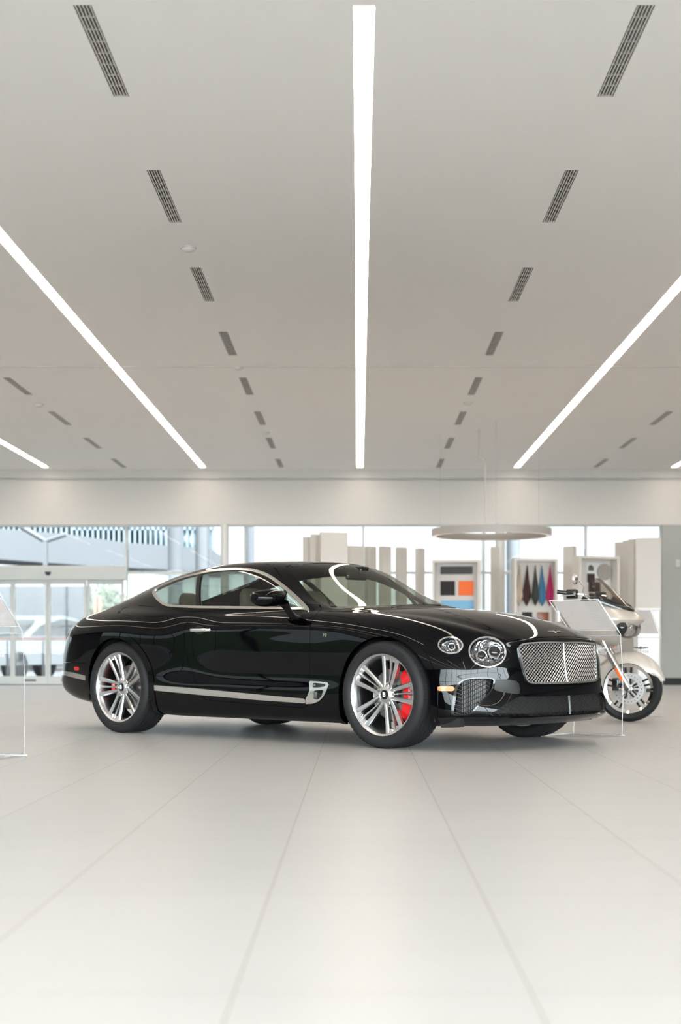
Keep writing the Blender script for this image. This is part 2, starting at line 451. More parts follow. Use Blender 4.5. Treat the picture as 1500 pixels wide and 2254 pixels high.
# sliding entrance door
dr = empty('door_1', (0, YW, 0)); tag(dr, 'wide glazed sliding entrance door at the left of the window wall', None, None, 'structure')
z_hd = Z_at(1249, YW); z_hb = Z_at(1277, YW)
MB().rbox(XD0, XD1 - .0, -0.14, 0.06, z_hb, z_hd, 0.008).build('door_header', M_alu, dr)
us = [(-290, -60), (-58, 28), (29, 106), (107, 191), (192, 272)]
for a, b in us:
    x0, x1 = X_at(a, YW), X_at(b, YW); f = MB(); w = .045; yo = -0.03 if a in (29, 107) else 0.02
    f.box(x0, x0 + w, yo - .02, yo + .02, 0.01, z_hb).box(x1 - w, x1, yo - .02, yo + .02, 0.01, z_hb)
    f.box(x0 + w, x1 - w, yo - .02, yo + .02, 0.01, 0.16).box(x0 + w, x1 - w, yo - .02, yo + .02, z_hb - .075, z_hb)
    f.box(x0 + w, x1 - w, yo - .015, yo + .015, Z_at(1408, YW) - .02, Z_at(1408, YW) + .012)
    p = f.build('door_leaf', M_alu, dr)
    MB().box(x0 + w * .6, x1 - w * .6, yo - .004, yo + .004, 0.1, z_hb - .05).build('door_pane', M_pane, p)
    if a > 0: MB().box((x0 + x1) / 2 - .11, (x0 + x1) / 2 + .11, yo - .023, yo - .0195, .07, .10).build('door_label', M_dark, p)
MB().box(XD0, XD1, -.05, .05, 0, .012).build('door_threshold', M_dark, dr)
sx = X_at(106, YW - .15); sz = Z_at(1262, YW - .15)
MB().prism([(sx - .05, sz + .03), (sx + .05, sz + .03), (sx + .045, sz - .005), (sx + .02, sz - .035), (sx - .02, sz - .035), (sx - .045, sz - .005)], -0.20, -0.138, 'y').build('door_sensor', M_dark, dr)
# ================================================================ CAR
CAR_TH = 0.722654
CAR = empty('coupe_car', (0.795249, 11.0241, 0), -CAR_TH, 'glossy black two-door luxury coupe with silver mesh grille parked in the middle of the floor', 'car')
M_paint = mat('black_paint', (0.0008, 0.0008, 0.0014), 0.02, spec=0.24)
M_chrome = mat('chrome', (0.86, 0.86, 0.86), 0.07, 1.0)
M_satin = mat('satin_chrome', (0.72, 0.70, 0.67), 0.22, 1.0)
M_black = mat('black_plastic', (0.012, 0.012, 0.012), 0.45)
M_gloss = mat('gloss_black_plastic', (0.004, 0.004, 0.005), 0.08)
M_under = mat('underbody', (0.012, 0.012, 0.012), 0.8)
M_cglass = glass('car_glass', (0.55, 0.60, 0.56))
M_wglass = glass('windscreen_glass', (0.66, 0.70, 0.62))
M_lens = glass('lamp_lens', (0.96, 0.97, 0.98))
M_cloth = noisy(mat('headlining', (0.035, 0.033, 0.030), 0.9), 40, 0.1)
M_leather = noisy(mat('grey_brown_leather', (0.16, 0.13, 0.105), 0.5), 30, 0.08)
M_dash = mat('dark_dash', (0.015, 0.014, 0.013), 0.6)

def lerp_line(knots, x):
    """knots: [(x, y, z)] descending in x -> smooth (y, z) at x"""
    K = sorted(knots, key=lambda k: k[0]); xs_ = np.array([k[0] for k in K]); out = []
    for c in (1, 2):
        v = np.array([k[c] for k in K]); n = len(v)
        d = np.gradient(v, xs_)
        i = int(np.clip(np.searchsorted(xs_, x) - 1, 0, n - 2)); h = xs_[i + 1] - xs_[i]; t = (x - xs_[i]) / h
        sec = (v[i + 1] - v[i]) / h
        out.append((2 * t ** 3 - 3 * t * t + 1) * v[i] + (t ** 3 - 2 * t * t + t) * h * d[i] + (-2 * t ** 3 + 3 * t * t) * v[i + 1] + (t ** 3 - t * t) * h * d[i + 1])
    return out

# nose: stations 0..7 (x, y, z) for lines 0..9 (9 = bonnet shut line)
NOSE = {
 9: [(.850,0,.787),(.847,.12,.785),(.840,.25,.780),(.828,.37,.771),(.812,.46,.762),(.785,.535,.754),(.62,.572,.815),(.36,.625,.882)],
 8: [(.866,0,.755),(.863,.13,.754),(.855,.26,.750),(.840,.39,.744),(.818,.49,.738),(.768,.575,.742),(.625,.665,.800),(.42,.735,.858)],
 7: [(.868,0,.695),(.865,.13,.695),(.857,.26,.693),(.842,.39,.690),(.815,.50,.687),(.767,.592,.690),(.652,.718,.706),(.475,.808,.762)],
 6: [(.874,0,.620),(.871,.13,.620),(.862,.26,.618),(.848,.39,.616),(.826,.503,.613),(.784,.605,.612),(.681,.740,.610),(.523,.849,.642)],
 5: [(.884,0,.540),(.881,.13,.540),(.872,.26,.538),(.858,.39,.536),(.836,.508,.532),(.789,.611,.527),(.690,.746,.530),(.544,.861,.560)],
 4: [(.900,0,.455),(.897,.13,.455),(.888,.26,.454),(.872,.40,.453),(.845,.52,.452),(.793,.615,.452),(.692,.747,.455),(.550,.863,.470)],
 3: [(.916,0,.375),(.913,.13,.375),(.904,.27,.375),(.887,.41,.374),(.857,.53,.372),(.806,.630,.372),(.704,.756,.378),(.565,.868,.385)],
 2: [(.922,0,.290),(.919,.13,.290),(.910,.27,.289),(.893,.41,.288),(.864,.535,.288),(.818,.642,.288),(.715,.764,.290),(.57,.872,.295)],
 1: [(.915,0,.222),(.912,.13,.222),(.903,.27,.222),(.885,.41,.222),(.855,.53,.222),(.808,.632,.222),(.705,.752,.222),(.56,.865,.222)],
 0: [(.80,0,.180),(.80,.12,.180),(.79,.25,.180),(.775,.38,.180),(.75,.49,.180),(.71,.59,.180),(.64,.69,.180),(.52,.80,.180)],
}
# sides: y, z by x
SIDE = {
 9: [(.36,.625,.882),(.10,.675,.928),(-.20,.72,.953),(-.50,.765,.966),(-.80,.812,.975),(-1.05,.825,.981),(-1.38,.838,.987),(-1.72,.845,.995),(-2.07,.845,1.004),(-2.42,.83,1.018),(-2.77,.790,1.032),(-3.10,.760,1.026),(-3.38,.735,1.000),(-3.56,.715,.972),(-3.70,.680,.928)],
 8: [(.42,.735,.858),(.15,.790,.902),(-.15,.825,.926),(-.46,.850,.938),(-.76,.868,.946),(-1.38,.892,.950),(-2.07,.888,.950),(-2.42,.890,.968),(-2.80,.885,.984),(-3.10,.865,.972),(-3.38,.835,.950),(-3.56,.80,.928),(-3.73,.735,.890)],
 7: [(.475,.808,.762),(.20,.885,.820),(-.08,.915,.852),(-.42,.925,.870),(-.74,.930,.878),(-1.38,.940,.876),(-1.80,.934,.870),(-2.07,.914,.862),(-2.42,.944,.895),(-2.80,.962,.903),(-3.10,.948,.892),(-3.38,.905,.868),(-3.57,.860,.845),(-3.75,.785,.820)],
 6: [(.51,.838,.640),(.24,.918,.720),(-.05,.952,.765),(-.40,.942,.785),(-.73,.942,.795),(-1.38,.947,.790),(-1.80,.942,.785),(-2.07,.918,.778),(-2.42,.972,.785),(-2.80,.986,.790),(-3.10,.972,.785),(-3.38,.928,.765),(-3.57,.880,.745),(-3.78,.800,.720)],
 5: [(.535,.852,.560),(.27,.932,.610),(-.03,.957,.640),(-.39,.948,.650),(-.72,.949,.655),(-1.38,.951,.650),(-1.80,.944,.650),(-2.07,.922,.650),(-2.42,.968,.650),(-2.80,.984,.655),(-3.10,.970,.65),(-3.38,.928,.645),(-3.57,.885,.635),(-3.80,.805,.620)],
 4: [(.555,.862,.470),(.30,.938,.492),(-.02,.957,.510),(-.38,.938,.505),(-.72,.937,.500),(-1.38,.938,.500),(-1.80,.935,.505),(-2.07,.930,.510),(-2.42,.958,.520),(-2.80,.975,.530),(-3.10,.962,.53),(-3.38,.924,.525),(-3.57,.882,.52),(-3.81,.805,.515)],
 3: [(.565,.868,.385),(.30,.942,.390),(-.02,.955,.400),(-.38,.945,.395),(-.72,.952,.385),(-1.38,.954,.395),(-1.80,.955,.405),(-2.07,.956,.410),(-2.42,.962,.415),(-2.80,.965,.42),(-3.10,.952,.42),(-3.38,.916,.42),(-3.57,.876,.42),(-3.82,.805,.420)],
 2: [(.57,.872,.295),(.30,.942,.290),(-.02,.950,.290),(-.38,.940,.275),(-.72,.942,.268),(-1.38,.943,.280),(-1.80,.943,.285),(-2.07,.943,.290),(-2.42,.948,.295),(-2.80,.948,.32),(-3.10,.935,.33),(-3.38,.898,.335),(-3.57,.860,.335),(-3.80,.785,.330)],
 1: [(.56,.865,.222),(.30,.925,.205),(-.02,.93,.20),(-.38,.915,.195),(-.72,.915,.190),(-1.38,.915,.190),(-1.80,.915,.190),(-2.07,.915,.190),(-2.42,.915,.195),(-2.80,.905,.23),(-3.10,.885,.24),(-3.38,.845,.25),(-3.57,.805,.26),(-3.70,.735,.265)],
 0: [(.52,.80,.180),(.30,.86,.165),(-.02,.86,.160),(-.38,.85,.158),(-.72,.85,.158),(-1.38,.85,.158),(-1.80,.85,.158),(-2.07,.85,.158),(-2.42,.84,.165),(-2.80,.82,.20),(-3.10,.79,.21),(-3.38,.76,.225),(-3.50,.72,.235),(-3.58,.66,.24)],
}
# station x positions on the sides: stations 8..20 (bonnet line / lower body)
SX_TOP = [.10,-.20,-.50,-.80,-1.05,-1.38,-1.72,-2.07,-2.42,-2.77,-3.10,-3.38,-3.56]
SX_LOW = [.25,-.06,-.40,-.73,-1.05,-1.38,-1.72,-2.07,-2.42,-2.77,-3.10,-3.38,-3.57]
# tail: stations 21..26
TAIL = {
 9: [(-3.678,.680,.928),(-3.778,.590,.950),(-3.833,.455,.955),(-3.863,.30,.959),(-3.878,.15,.961),(-3.883,0,.962)],
 8: [(-3.708,.735,.890),(-3.813,.635,.915),(-3.873,.48,.922),(-3.903,.32,.926),(-3.918,.16,.928),(-3.923,0,.929)],
 7: [(-3.728,.785,.820),(-3.840,.665,.835),(-3.896,.50,.845),(-3.923,.33,.85),(-3.936,.165,.852),(-3.940,0,.853)],
 6: [(-3.758,.800,.720),(-3.863,.680,.73),(-3.918,.51,.74),(-3.943,.34,.745),(-3.956,.17,.747),(-3.960,0,.748)],
 5: [(-3.778,.805,.620),(-3.878,.685,.62),(-3.933,.515,.62),(-3.958,.34,.62),(-3.970,.17,.62),(-3.974,0,.62)],
 4: [(-3.788,.805,.515),(-3.888,.685,.515),(-3.940,.515,.515),(-3.963,.34,.515),(-3.974,.17,.515),(-3.978,0,.515)],
 3: [(-3.798,.805,.420),(-3.893,.685,.42),(-3.943,.515,.42),(-3.966,.34,.42),(-3.976,.17,.42),(-3.978,0,.42)],
 2: [(-3.778,.785,.330),(-3.868,.665,.33),(-3.913,.50,.33),(-3.933,.33,.33),(-3.943,.165,.33),(-3.946,0,.33)],
 1: [(-3.678,.735,.265),(-3.768,.62,.262),(-3.808,.47,.262),(-3.828,.31,.262),(-3.838,.155,.262),(-3.840,0,.262)],
 0: [(-3.558,.66,.24),(-3.618,.56,.24),(-3.648,.43,.24),(-3.668,.28,.24),(-3.678,.14,.24),(-3.678,0,.24)],
}
# top: rows 6..20, columns 10..14 (column 14 = centre line)
TOP = {
 6: [(.625,.500,.838),(.635,.400,.852),(.645,.270,.865),(.65,.135,.871),(.65,0,.873)],
 7: [(.37,.525,.905),(.38,.405,.918),(.39,.275,.928),(.395,.137,.933),(.395,0,.935)],
 8: [(.11,.565,.948),(.12,.435,.960),(.13,.295,.968),(.135,.147,.972),(.135,0,.973)],
 9: [(-.17,.615,.970),(-.14,.475,.983),(-.11,.320,.992),(-.10,.16,.996),(-.10,0,.997)],
 10: [(-.46,.675,.983),(-.40,.535,.996),(-.31,.350,1.003),(-.27,.175,1.006),(-.26,0,1.008)],
 11: [(-.84,.757,1.018),(-.86,.665,1.050),(-.73,.460,1.100),(-.62,.23,1.124),(-.585,0,1.130)],
 12: [(-1.08,.748,1.112),(-1.10,.615,1.184),(-.98,.430,1.242),(-.90,.215,1.260),(-.87,0,1.266)],
 13: [(-1.36,.725,1.190),(-1.36,.580,1.315),(-1.27,.405,1.350),(-1.20,.20,1.366),(-1.175,0,1.371)],
 14: [(-1.72,.735,1.190),(-1.72,.600,1.343),(-1.70,.440,1.380),(-1.69,.22,1.398),(-1.69,0,1.403)],
 15: [(-2.07,.730,1.180),(-2.07,.595,1.330),(-2.07,.435,1.378),(-2.07,.22,1.400),(-2.07,0,1.407)],
 16: [(-2.42,.725,1.150),(-2.42,.595,1.290),(-2.42,.430,1.348),(-2.42,.215,1.378),(-2.42,0,1.388)],
 17: [(-2.77,.695,1.120),(-2.78,.568,1.218),(-2.79,.410,1.290),(-2.80,.205,1.330),(-2.80,0,1.342)],
 18: [(-3.10,.660,1.080),(-3.11,.540,1.140),(-3.13,.390,1.205),(-3.15,.195,1.250),(-3.15,0,1.265)],
 19: [(-3.39,.630,1.040),(-3.41,.515,1.075),(-3.43,.370,1.110),(-3.44,.185,1.135),(-3.45,0,1.143)],
 20: [(-3.59,.600,.998),(-3.62,.490,1.015),(-3.65,.355,1.030),(-3.66,.178,1.040),(-3.67,0,1.043)],
}
NI = 27
cagev = {}     # (i, j) -> (x, y, z), half body
for j in range(10):
    w = j / 9.0
    for i in range(8): cagev[(i, j)] = NOSE[j][i]
    for q in range(13):
        bl = max(0.0, (j - 5) / 4.0)
        x = SX_LOW[q] * (1 - bl) + SX_TOP[q] * bl
        y, z = lerp_line(SIDE[j], x); cagev[(8 + q, j)] = (x, y, z)
    for q in range(6): cagev[(21 + q, j)] = TAIL[j][q]
for i, r in TOP.items():
    for q, p in enumerate(r): cagev[(i, 10 + q)] = p
for q in range(5):
    cagev[(5, 10 + q)] = cagev[(4 - q, 9)]; cagev[(21, 10 + q)] = cagev[(22 + q, 9)]
def build_cage():
    idx = {}; V = []; F = []
    def vid(p, s):
        y = p[1] * s
        k = (round(p[0], 5), round(y, 5), round(p[2], 5))
        if k not in idx: idx[k] = len(V); V.append((p[0], y, p[2]))
        return idx[k]
    for s in (-1, 1):
        for i in range(NI - 1):
            for j in range(9):
                q = [cagev[(i, j)], cagev[(i + 1, j)], cagev[(i + 1, j + 1)], cagev[(i, j + 1)]]
                f = [vid(p, s) for p in q]; F.append(f if s > 0 else f[::-1])
        for i in range(5, 21):
            for j in range(9, 14):
                q = [cagev[(i, j)], cagev[(i + 1, j)], cagev[(i + 1, j + 1)], cagev[(i, j + 1)]]
                f = [vid(p, s) for p in q]; F.append(f if s > 0 else f[::-1])
    return np.array(V), F
cV, cF = build_cage()
def subdivide(V, F, lev):
    me = bpy.data.meshes.new('cage'); me.from_pydata([tuple(v) for v in V], [], F); me.update()
    o = bpy.data.objects.new('cage', me); COL.objects.link(o)
    m = o.modifiers.new('s', 'SUBSURF'); m.levels = lev; m.render_levels = lev; m.quality = 3
    dg = bpy.context.evaluated_depsgraph_get(); e = bpy.data.meshes.new_from_object(o.evaluated_get(dg))
    n = len(e.vertices); P = np.zeros(n * 3); e.vertices.foreach_get('co', P); Nn = np.zeros(n * 3); e.vertices.foreach_get('normal', Nn)
    Fo = [tuple(p.vertices) for p in e.polygons]
    bpy.data.objects.remove(o); bpy.data.meshes.remove(me); bpy.data.meshes.remove(e)
    return P.reshape(-1, 3), Nn.reshape(-1, 3), Fo
tgt = cV.copy(); ctl = cV.copy()
for it in range(3):
    P, _, _ = subdivide(ctl, cF, 1)
    ctl = ctl + (tgt - P[:len(tgt)]) * 0.75
SV, SN, SF = subdivide(ctl, cF, 4)

class Surf:
    """vertex pool with normals; pieces are face lists that can be cut along g = 0"""
    def __init__(s, V, Nn): s.V = V; s.N = Nn
    def cut(s, F, gfun):
        used = np.unique(np.fromiter((i for f in F for i in f), dtype=np.int64))
        g = np.ones(len(s.V)); g[used] = gfun(s.V[used]); g[np.abs(g) < 1e-7] = 1e-7
        neg = []; pos = []; cache = {}; nv = []; nn = []; base = len(s.V); V = s.V; Nn = s.N; gl = g.tolist()
        for f in F:
            sg = [gl[i] < 0 for i in f]
            if all(sg): neg.append(f); continue
            if not any(sg): pos.append(f); continue
            a = []; b = []; n = len(f)
            for k in range(n):
                i, j = f[k], f[(k + 1) % n]
                (a if sg[k] else b).append(i)
                if sg[k] != sg[(k + 1) % n]:
                    key = (i, j) if i < j else (j, i)
                    if key not in cache:
                        p, q = key; t = gl[p] / (gl[p] - gl[q]); cache[key] = base + len(nv)
                        nv.append(V[p] + (V[q] - V[p]) * t); m = Nn[p] + (Nn[q] - Nn[p]) * t; nn.append(m / np.linalg.norm(m))
                    a.append(cache[key]); b.append(cache[key])
            if len(a) > 2: neg.append(tuple(a))
            if len(b) > 2: pos.append(tuple(b))
        if nv: s.V = np.vstack([s.V, nv]); s.N = np.vstack([s.N, nn])
        return neg, pos
    def boundary(s, F):
        c = {}
        for f in F:
            for k in range(len(f)):
                i, j = f[k], f[(k + 1) % len(f)]
                if (j, i) in c: del c[(j, i)]
                else: c[(i, j)] = 1
        return list(c.keys())
    def piece(s, name, F, m, parent, out=0.0, rim=0.0, back=False, smooth=True):
        """make a mesh; out = push along the normal; rim = depth of the turned-in edge; back = close the back"""
        ids = sorted({i for f in F for i in f}); mp = {v: k for k, v in enumerate(ids)}
        P = s.V[ids] + s.N[ids] * out; Nn = s.N[ids]
        V = list(P); Nl = list(Nn); FF = [tuple(mp[i] for i in f) for f in F]; nsm = []
        if rim > 0:
            B = s.boundary(F)
            for i, j in B:
                a, b = mp[i], mp[j]; pa, pb = P[a], P[b]; ia = pa - Nn[a] * rim; ib = pb - Nn[b] * rim
                e = pb - pa; wn_ = np.cross(e, Nn[a]); l = np.linalg.norm(wn_)
                if l < 1e-12: continue
                wn_ = wn_ / l; k = len(V)
                V += [pa, pb, ib, ia]; Nl += [wn_] * 4; FF.append((k + 1, k, k + 3, k + 2))
            if back:
                k = len(V); V += list(P - Nn * rim); Nl += list(-Nn); FF += [tuple(k + mp[i] for i in f)[::-1] for f in F]
        o = mesh_obj(name, V, FF, m, parent, True, Nl)
        return o
S = Surf(SV, SN)
def poly_sd(px, py, poly):
    """signed distance to a closed polygon, negative inside"""
    poly = np.asarray(poly, float); d = np.full(px.shape, 1e9); ins = np.zeros(px.shape, bool); n = len(poly)
    for k in range(n):
        ax, ay = poly[k]; bx, by = poly[(k + 1) % n]; ex, ey = bx - ax, by - ay
        t = np.clip(((px - ax) * ex + (py - ay) * ey) / (ex * ex + ey * ey + 1e-15), 0, 1)
        d = np.minimum(d, np.hypot(px - ax - t * ex, py - ay - t * ey))
        c = (ay > py) != (by > py)
        with np.errstate(divide='ignore', invalid='ignore'):
            ins ^= c & (px < (bx - ax) * (py - ay) / (by - ay + 1e-300) + ax)
    return np.where(ins, -d, d)
def g_poly(axes, poly, extra=None):
    def f(P):
        A = {'x': P[:, 0], 'y': np.abs(P[:, 1]), 'z': P[:, 2]}
        g = poly_sd(A[axes[0]], A[axes[1]], poly)
        if extra is not None: g = np.maximum(g, extra(P, A))
        return g
    return f

# ---- wheel arches
WBASE = -2.851
R_ARCH = 0.408
def g_arch(P, rad=R_ARCH):
    A = np.abs(P[:, 1])
    h = np.maximum(P[:, 2] - .372, 0)
    d1 = np.hypot(P[:, 0], h); d2 = np.hypot(P[:, 0] - WBASE, h)
    return np.maximum(np.minimum(d1, d2) - rad, .5 - A)
body = SF
_, body = S.cut(body, g_arch)
flare, body = S.cut(body, lambda P: g_arch(P, 0.458))
# ---- glass openings
def band(F, gf, w):
    """split F into outside, ring of width w inside g=0, inside"""
    ins, out = S.cut(F, gf); inner, ring = S.cut(ins, lambda P: gf(P) + w)
    return out, ring, inner
WS = [(-.33,-.2),(-.345,.18),(-.41,.35),(-.53,.53),(-.69,.695),(-.74,.705),(-.863,.690),(-.98,.652),(-1.106,.612),(-1.243,.578),(-1.32,.552),(-1.345,.53),(-1.335,.48),(-1.28,.36),(-1.215,.18),(-1.19,0),(-1.19,-.2)]
g_ws = g_poly('xy', WS, lambda P, A: .96 - P[:, 2])
ws, body = S.cut(body, g_ws)
CW = [(-.235,-.2),(-.25,.17),(-.32,.36),(-.42,.53),(-.56,.68),(-.62,.735),(-.71,.735),(-.75,.70),(-.60,.40),(-.45,-.2)]
cowl, body = S.cut(body, g_poly('xy', CW, lambda P, A: .93 - P[:, 2]))
RW = [(-2.52,-.2),(-2.53,.2),(-2.57,.40),(-2.62,.45),(-2.75,.47),(-3.05,.455),(-3.3,.435),(-3.42,.41),(-3.48,.36),(-3.53,.2),(-3.545,0),(-3.545,-.2)]
rw, body = S.cut(body, g_poly('xy', RW, lambda P, A: 1.0 - P[:, 2]))
d1 = catmull([(-.823,.9775),(-1.008,1.083),(-1.2,1.183),(-1.39,1.263),(-1.572,1.310),(-1.767,1.331),(-2.006,1.331),(-2.255,1.311),(-2.511,1.275),(-2.70,1.232),(-2.795,1.200),(-2.805,1.178),(-2.77,1.155),(-2.652,1.108),(-2.53,1.065),(-2.45,1.042),(-2.34,1.027),(-2.032,1.012),(-1.60,1.001),(-1.15,.989),(-.90,.981)], 6, True)
d1 = d1[:]          # closed outline of the side glass
g_dlo = g_poly('xz', d1, lambda P, A: .45 - A['y'])
body, chrome_dlo, sglass = band(body, g_dlo, .019)
def line_band(p, q, hw_):
    p = np.array(p); q = np.array(q); d = (q - p) / np.linalg.norm(q - p)
    return lambda P: np.abs((P[:, 0] - p[0]) * d[1] - (P[:, 2] - p[1]) * d[0]) - hw_
bpillar, sglass = S.cut(sglass, line_band((-2.235, 1.31), (-2.01, 1.01), .019))
post, sglass = S.cut(sglass, line_band((-1.155, 1.15), (-1.075, .99), .011))
# ---- bonnet
BN = [(.90,-.2),(.90,.30),(.87,.44),(.825,.50),(.79,.528),(.70,.553),(.62,.575),(.452,.612),(.30,.630),(.05,.657),(-.20,.690),(-.378,.718),(-.50,.735),(-.575,.705),(-.42,.545),(-.32,.37),(-.25,.18),(-.232,0),(-.232,-.2)]
g_bn = g_poly('xy', BN, lambda P, A: (.779 - .10 * A['y'] ** 2) - P[:, 2])
bonnet, rest = S.cut(body, lambda P: g_bn(P) + .0018); gap, body = S.cut(rest, lambda P: g_bn(P) - .0018)
# ---- grille, intakes
GR = catmull([(0,.744),(.20,.747),(.40,.741),(.465,.727),(.484,.700),(.478,.62),(.461,.53),(.446,.480),(.420,.460),(.36,.454),(.2,.450),(0,.449)], 5)
GR = [(-.2, .744)] + [tuple(p) for p in GR] + [(-.2, .449)]
front = lambda xm_: (lambda P, A: xm_ - P[:, 0])
g_gr = g_poly('yz', GR, front(.6))
body, gr_frame, gr_in = band(body, g_gr, .012)
LG = [(-.2,.368),(.30,.371),(.44,.372),(.50,.378),(.535,.372),(.641,.313),(.735,.247),(.728,.240),(.5,.237),(-.2,.232)]
g_lg = g_poly('yz', LG, front(.6))
lg, body = S.cut(body, g_lg)
IN = catmull([(.879,.256),(.872,.353),(.860,.423),(.838,.475),(.800,.498),(.735,.503),(.680,.498),(.663,.480),(.685,.417),(.762,.329),(.815,.256),(.84,.246)], 4, True)
g_in = g_poly('yz', IN, front(.35))
body, in_frame, intake = band(body, g_in, .008)
INS = [(.655,.487),(.674,.425),(.662,.412),(.60,.397),(.54,.389),(.508,.392),(.497,.425),(.500,.462),(.52,.480),(.60,.488)]
insert, body = S.cut(body, g_poly('yz', INS, front(.5)))
# ---- lamps
def g_ell(cw, cz, a, b):
    def f(P):
        A = np.abs(P[:, 1]); w = (A - P[:, 0]) / math.sqrt(2); e = np.hypot((w - cw) / a, (P[:, 2] - cz) / b)
        return np.maximum(np.maximum((e - 1) * min(a, b), .3 - P[:, 0]), .4 - A)
    return f
g_hb = g_ell(-.020, .673, .130, .105); g_hs = g_ell(.226, .719, .084, .0585)
body, hb_ring, hb = band(body, g_hb, .0085)
body, hs_ring, hs = band(body, g_hs, .0075)
def g_cap(x0, x1, z, r):
    return lambda P: np.maximum(np.hypot(np.maximum(np.maximum(x0 + r - P[:, 0], P[:, 0] - x1 + r), 0), P[:, 2] - z) - r, .7 - np.abs(P[:, 1]))
fmark, body = S.cut(body, g_cap(.450, .566, .426, .0165))
rmark, body = S.cut(body, g_cap(-3.50, -3.41, .522, .015))
TL = [(.63 + .16 * math.cos(a), .80 + .075 * math.sin(a)) for a in np.linspace(0, 2 * PI, 40, endpoint=False)]
tlamp, body = S.cut(body, g_poly('yz', TL, lambda P, A: P[:, 0] + 3.6))
# ---- bumpers
def g_fb(P):
    A = np.abs(P[:, 1]); zl = np.interp(A, [0, .40, .47, .6, .8, .95], [.44, .44, .47, .475, .470, .474])
    return np.maximum(P[:, 2] - zl, .2 - P[:, 0])
splitter, body = S.cut(body, lambda P: np.maximum(P[:, 2] - .232, .45 - P[:, 0]))
fb, rest = S.cut(body, lambda P: g_fb(P) + .0014); _, body = S.cut(rest, lambda P: g_fb(P) - .0014)
strip_up = lambda x: np.interp(x, [-3.687, -3.536, -3.401, -3.295], [.496, .489, .476, .462])
strip_lo = lambda x: np.interp(x, [-3.687, -3.54, -3.407, -3.3], [.460, .446, .433, .424])
g_rs = lambda P: np.maximum(np.maximum(P[:, 2] - strip_up(P[:, 0]), strip_lo(P[:, 0]) - P[:, 2]), P[:, 0] + 3.1)
g_rb = lambda P: np.maximum(P[:, 2] - .572, P[:, 0] + 3.1)
rb, rest = S.cut(body, lambda P: g_rb(P) + .0014); _, body = S.cut(rest, lambda P: g_rb(P) - .0014)
rstrip, rb = S.cut(rb, g_rs)
# ---- sill strip, vent, door
VE = [(-.705,.461),(-.60,.457),(-.512,.452),(-.512,.430),(-.528,.392),(-.555,.350),(-.600,.316),(-.66,.297),(-.735,.292),(-.728,.33),(-.705,.36),(-.69,.395)]
vent, body = S.cut(body, g_poly('xz', VE, lambda P, A: .7 - A['y']))
VA = [(-.668,.448),(-.535,.441),(-.538,.424),(-.60,.414),(-.664,.412)]
VB = [(-.648,.392),(-.552,.400),(-.575,.350),(-.612,.326),(-.650,.330)]
va, vent = S.cut(vent, g_poly('xz', VA)); vb, vent = S.cut(vent, g_poly('xz', VB))
SS = [(-2.55,.405),(-2.41,.401),(-1.9,.384),(-1.26,.353),(-.735,.331),(-.735,.297),(-1.265,.311),(-1.887,.335),(-2.42,.360),(-2.55,.364)]
sstrip, body = S.cut(body, g_poly('xz', SS, lambda P, A: .7 - A['y']))
DR = [(-2.035,1.04),(-2.028,1.0),(-2.030,.936),(-2.060,.900),(-2.077,.86),(-2.080,.811),(-2.065,.685),(-2.027,.596),(-1.937,.465),(-1.884,.385),(-1.866,.332),(-1.80,.298),(-1.27,.275),(-.765,.262),(-.715,.28),(-.700,.32),(-.705,.456),(-.700,.65),(-.695,.80),(-.70,.93),(-.74,.99),(-.80,1.02)]
g_dr = g_poly('xz', DR, lambda P, A: .70 - A['y'])
door, rest = S.cut(body, lambda P: g_dr(P) + .0016); dgap, body = S.cut(rest, lambda P: g_dr(P) - .0016)

def split_lr(F):
    n = [f for f in F if np.mean(S.V[list(f), 1]) < 0]; p = [f for f in F if np.mean(S.V[list(f), 1]) >= 0]
    return n, p
def pair(name, F, m, parent=None, **k):
    return [S.piece(name, h, m, parent or CAR, **k) for h in split_lr(F)]
S.piece('body_shell', body, M_paint, CAR, rim=.022)
S.piece('bonnet', bonnet, M_paint, CAR, rim=.02)
doors = pair('door', door, M_paint, rim=.022)
S.piece('front_bumper', fb, M_paint, CAR, rim=.03)
rbo = S.piece('rear_bumper', rb, M_paint, CAR, rim=.025)
S.piece('front_splitter', splitter, M_gloss, CAR, out=.010, rim=.03, back=True)
# four arch flares
for h in split_lr(flare):
    for F in ([f for f in h if np.mean(S.V[list(f), 0]) > -1.5], [f for f in h if np.mean(S.V[list(f), 0]) <= -1.5]):
        S.piece('wheel_arch_flare', F, M_paint, CAR, out=.006, rim=.045)
S.piece('windscreen', ws, M_wglass, CAR, out=-.003)
S.piece('cowl_panel', cowl, M_black, CAR, out=-.006)
S.piece('rear_window', rw, M_cglass, CAR, out=-.003)
pair('window_trim', chrome_dlo, M_satin, out=.005, rim=.014)
for h in split_lr(sglass):
    x_ = lambda f: np.mean(S.V[list(f), 0] + (S.V[list(f), 2] - 1.16) * .75)
    S.piece('quarter_window', [f for f in h if x_(f) < -2.12], M_cglass, CAR, out=-.004)
    S.piece('door_window', [f for f in h if -2.12 <= x_(f) < -1.13], M_cglass, CAR, out=-.004)
    S.piece('door_window', [f for f in h if x_(f) >= -1.13], M_cglass, CAR, out=-.004)
pair('window_pillar', bpillar, M_gloss, out=-.001, rim=.02); pair('window_post', post, M_gloss, out=0, rim=.015)
pair('sill_trim', sstrip, M_satin, out=.004, rim=.012)
vp = pair('side_vent', vent, M_satin, out=.006, rim=.02)
for q, h in enumerate(split_lr(va + vb)): S.piece('vent_opening', h, M_gloss, vp[q], out=-.012)
S.piece('bumper_trim', rstrip, M_satin, CAR, out=.004, rim=.012)
M_amber = mat('amber_marker', (0.95, 0.22, 0.06), 0.15, coat=.5); M_red = mat('red_marker', (0.55, 0.015, 0.01), 0.15, coat=.5)
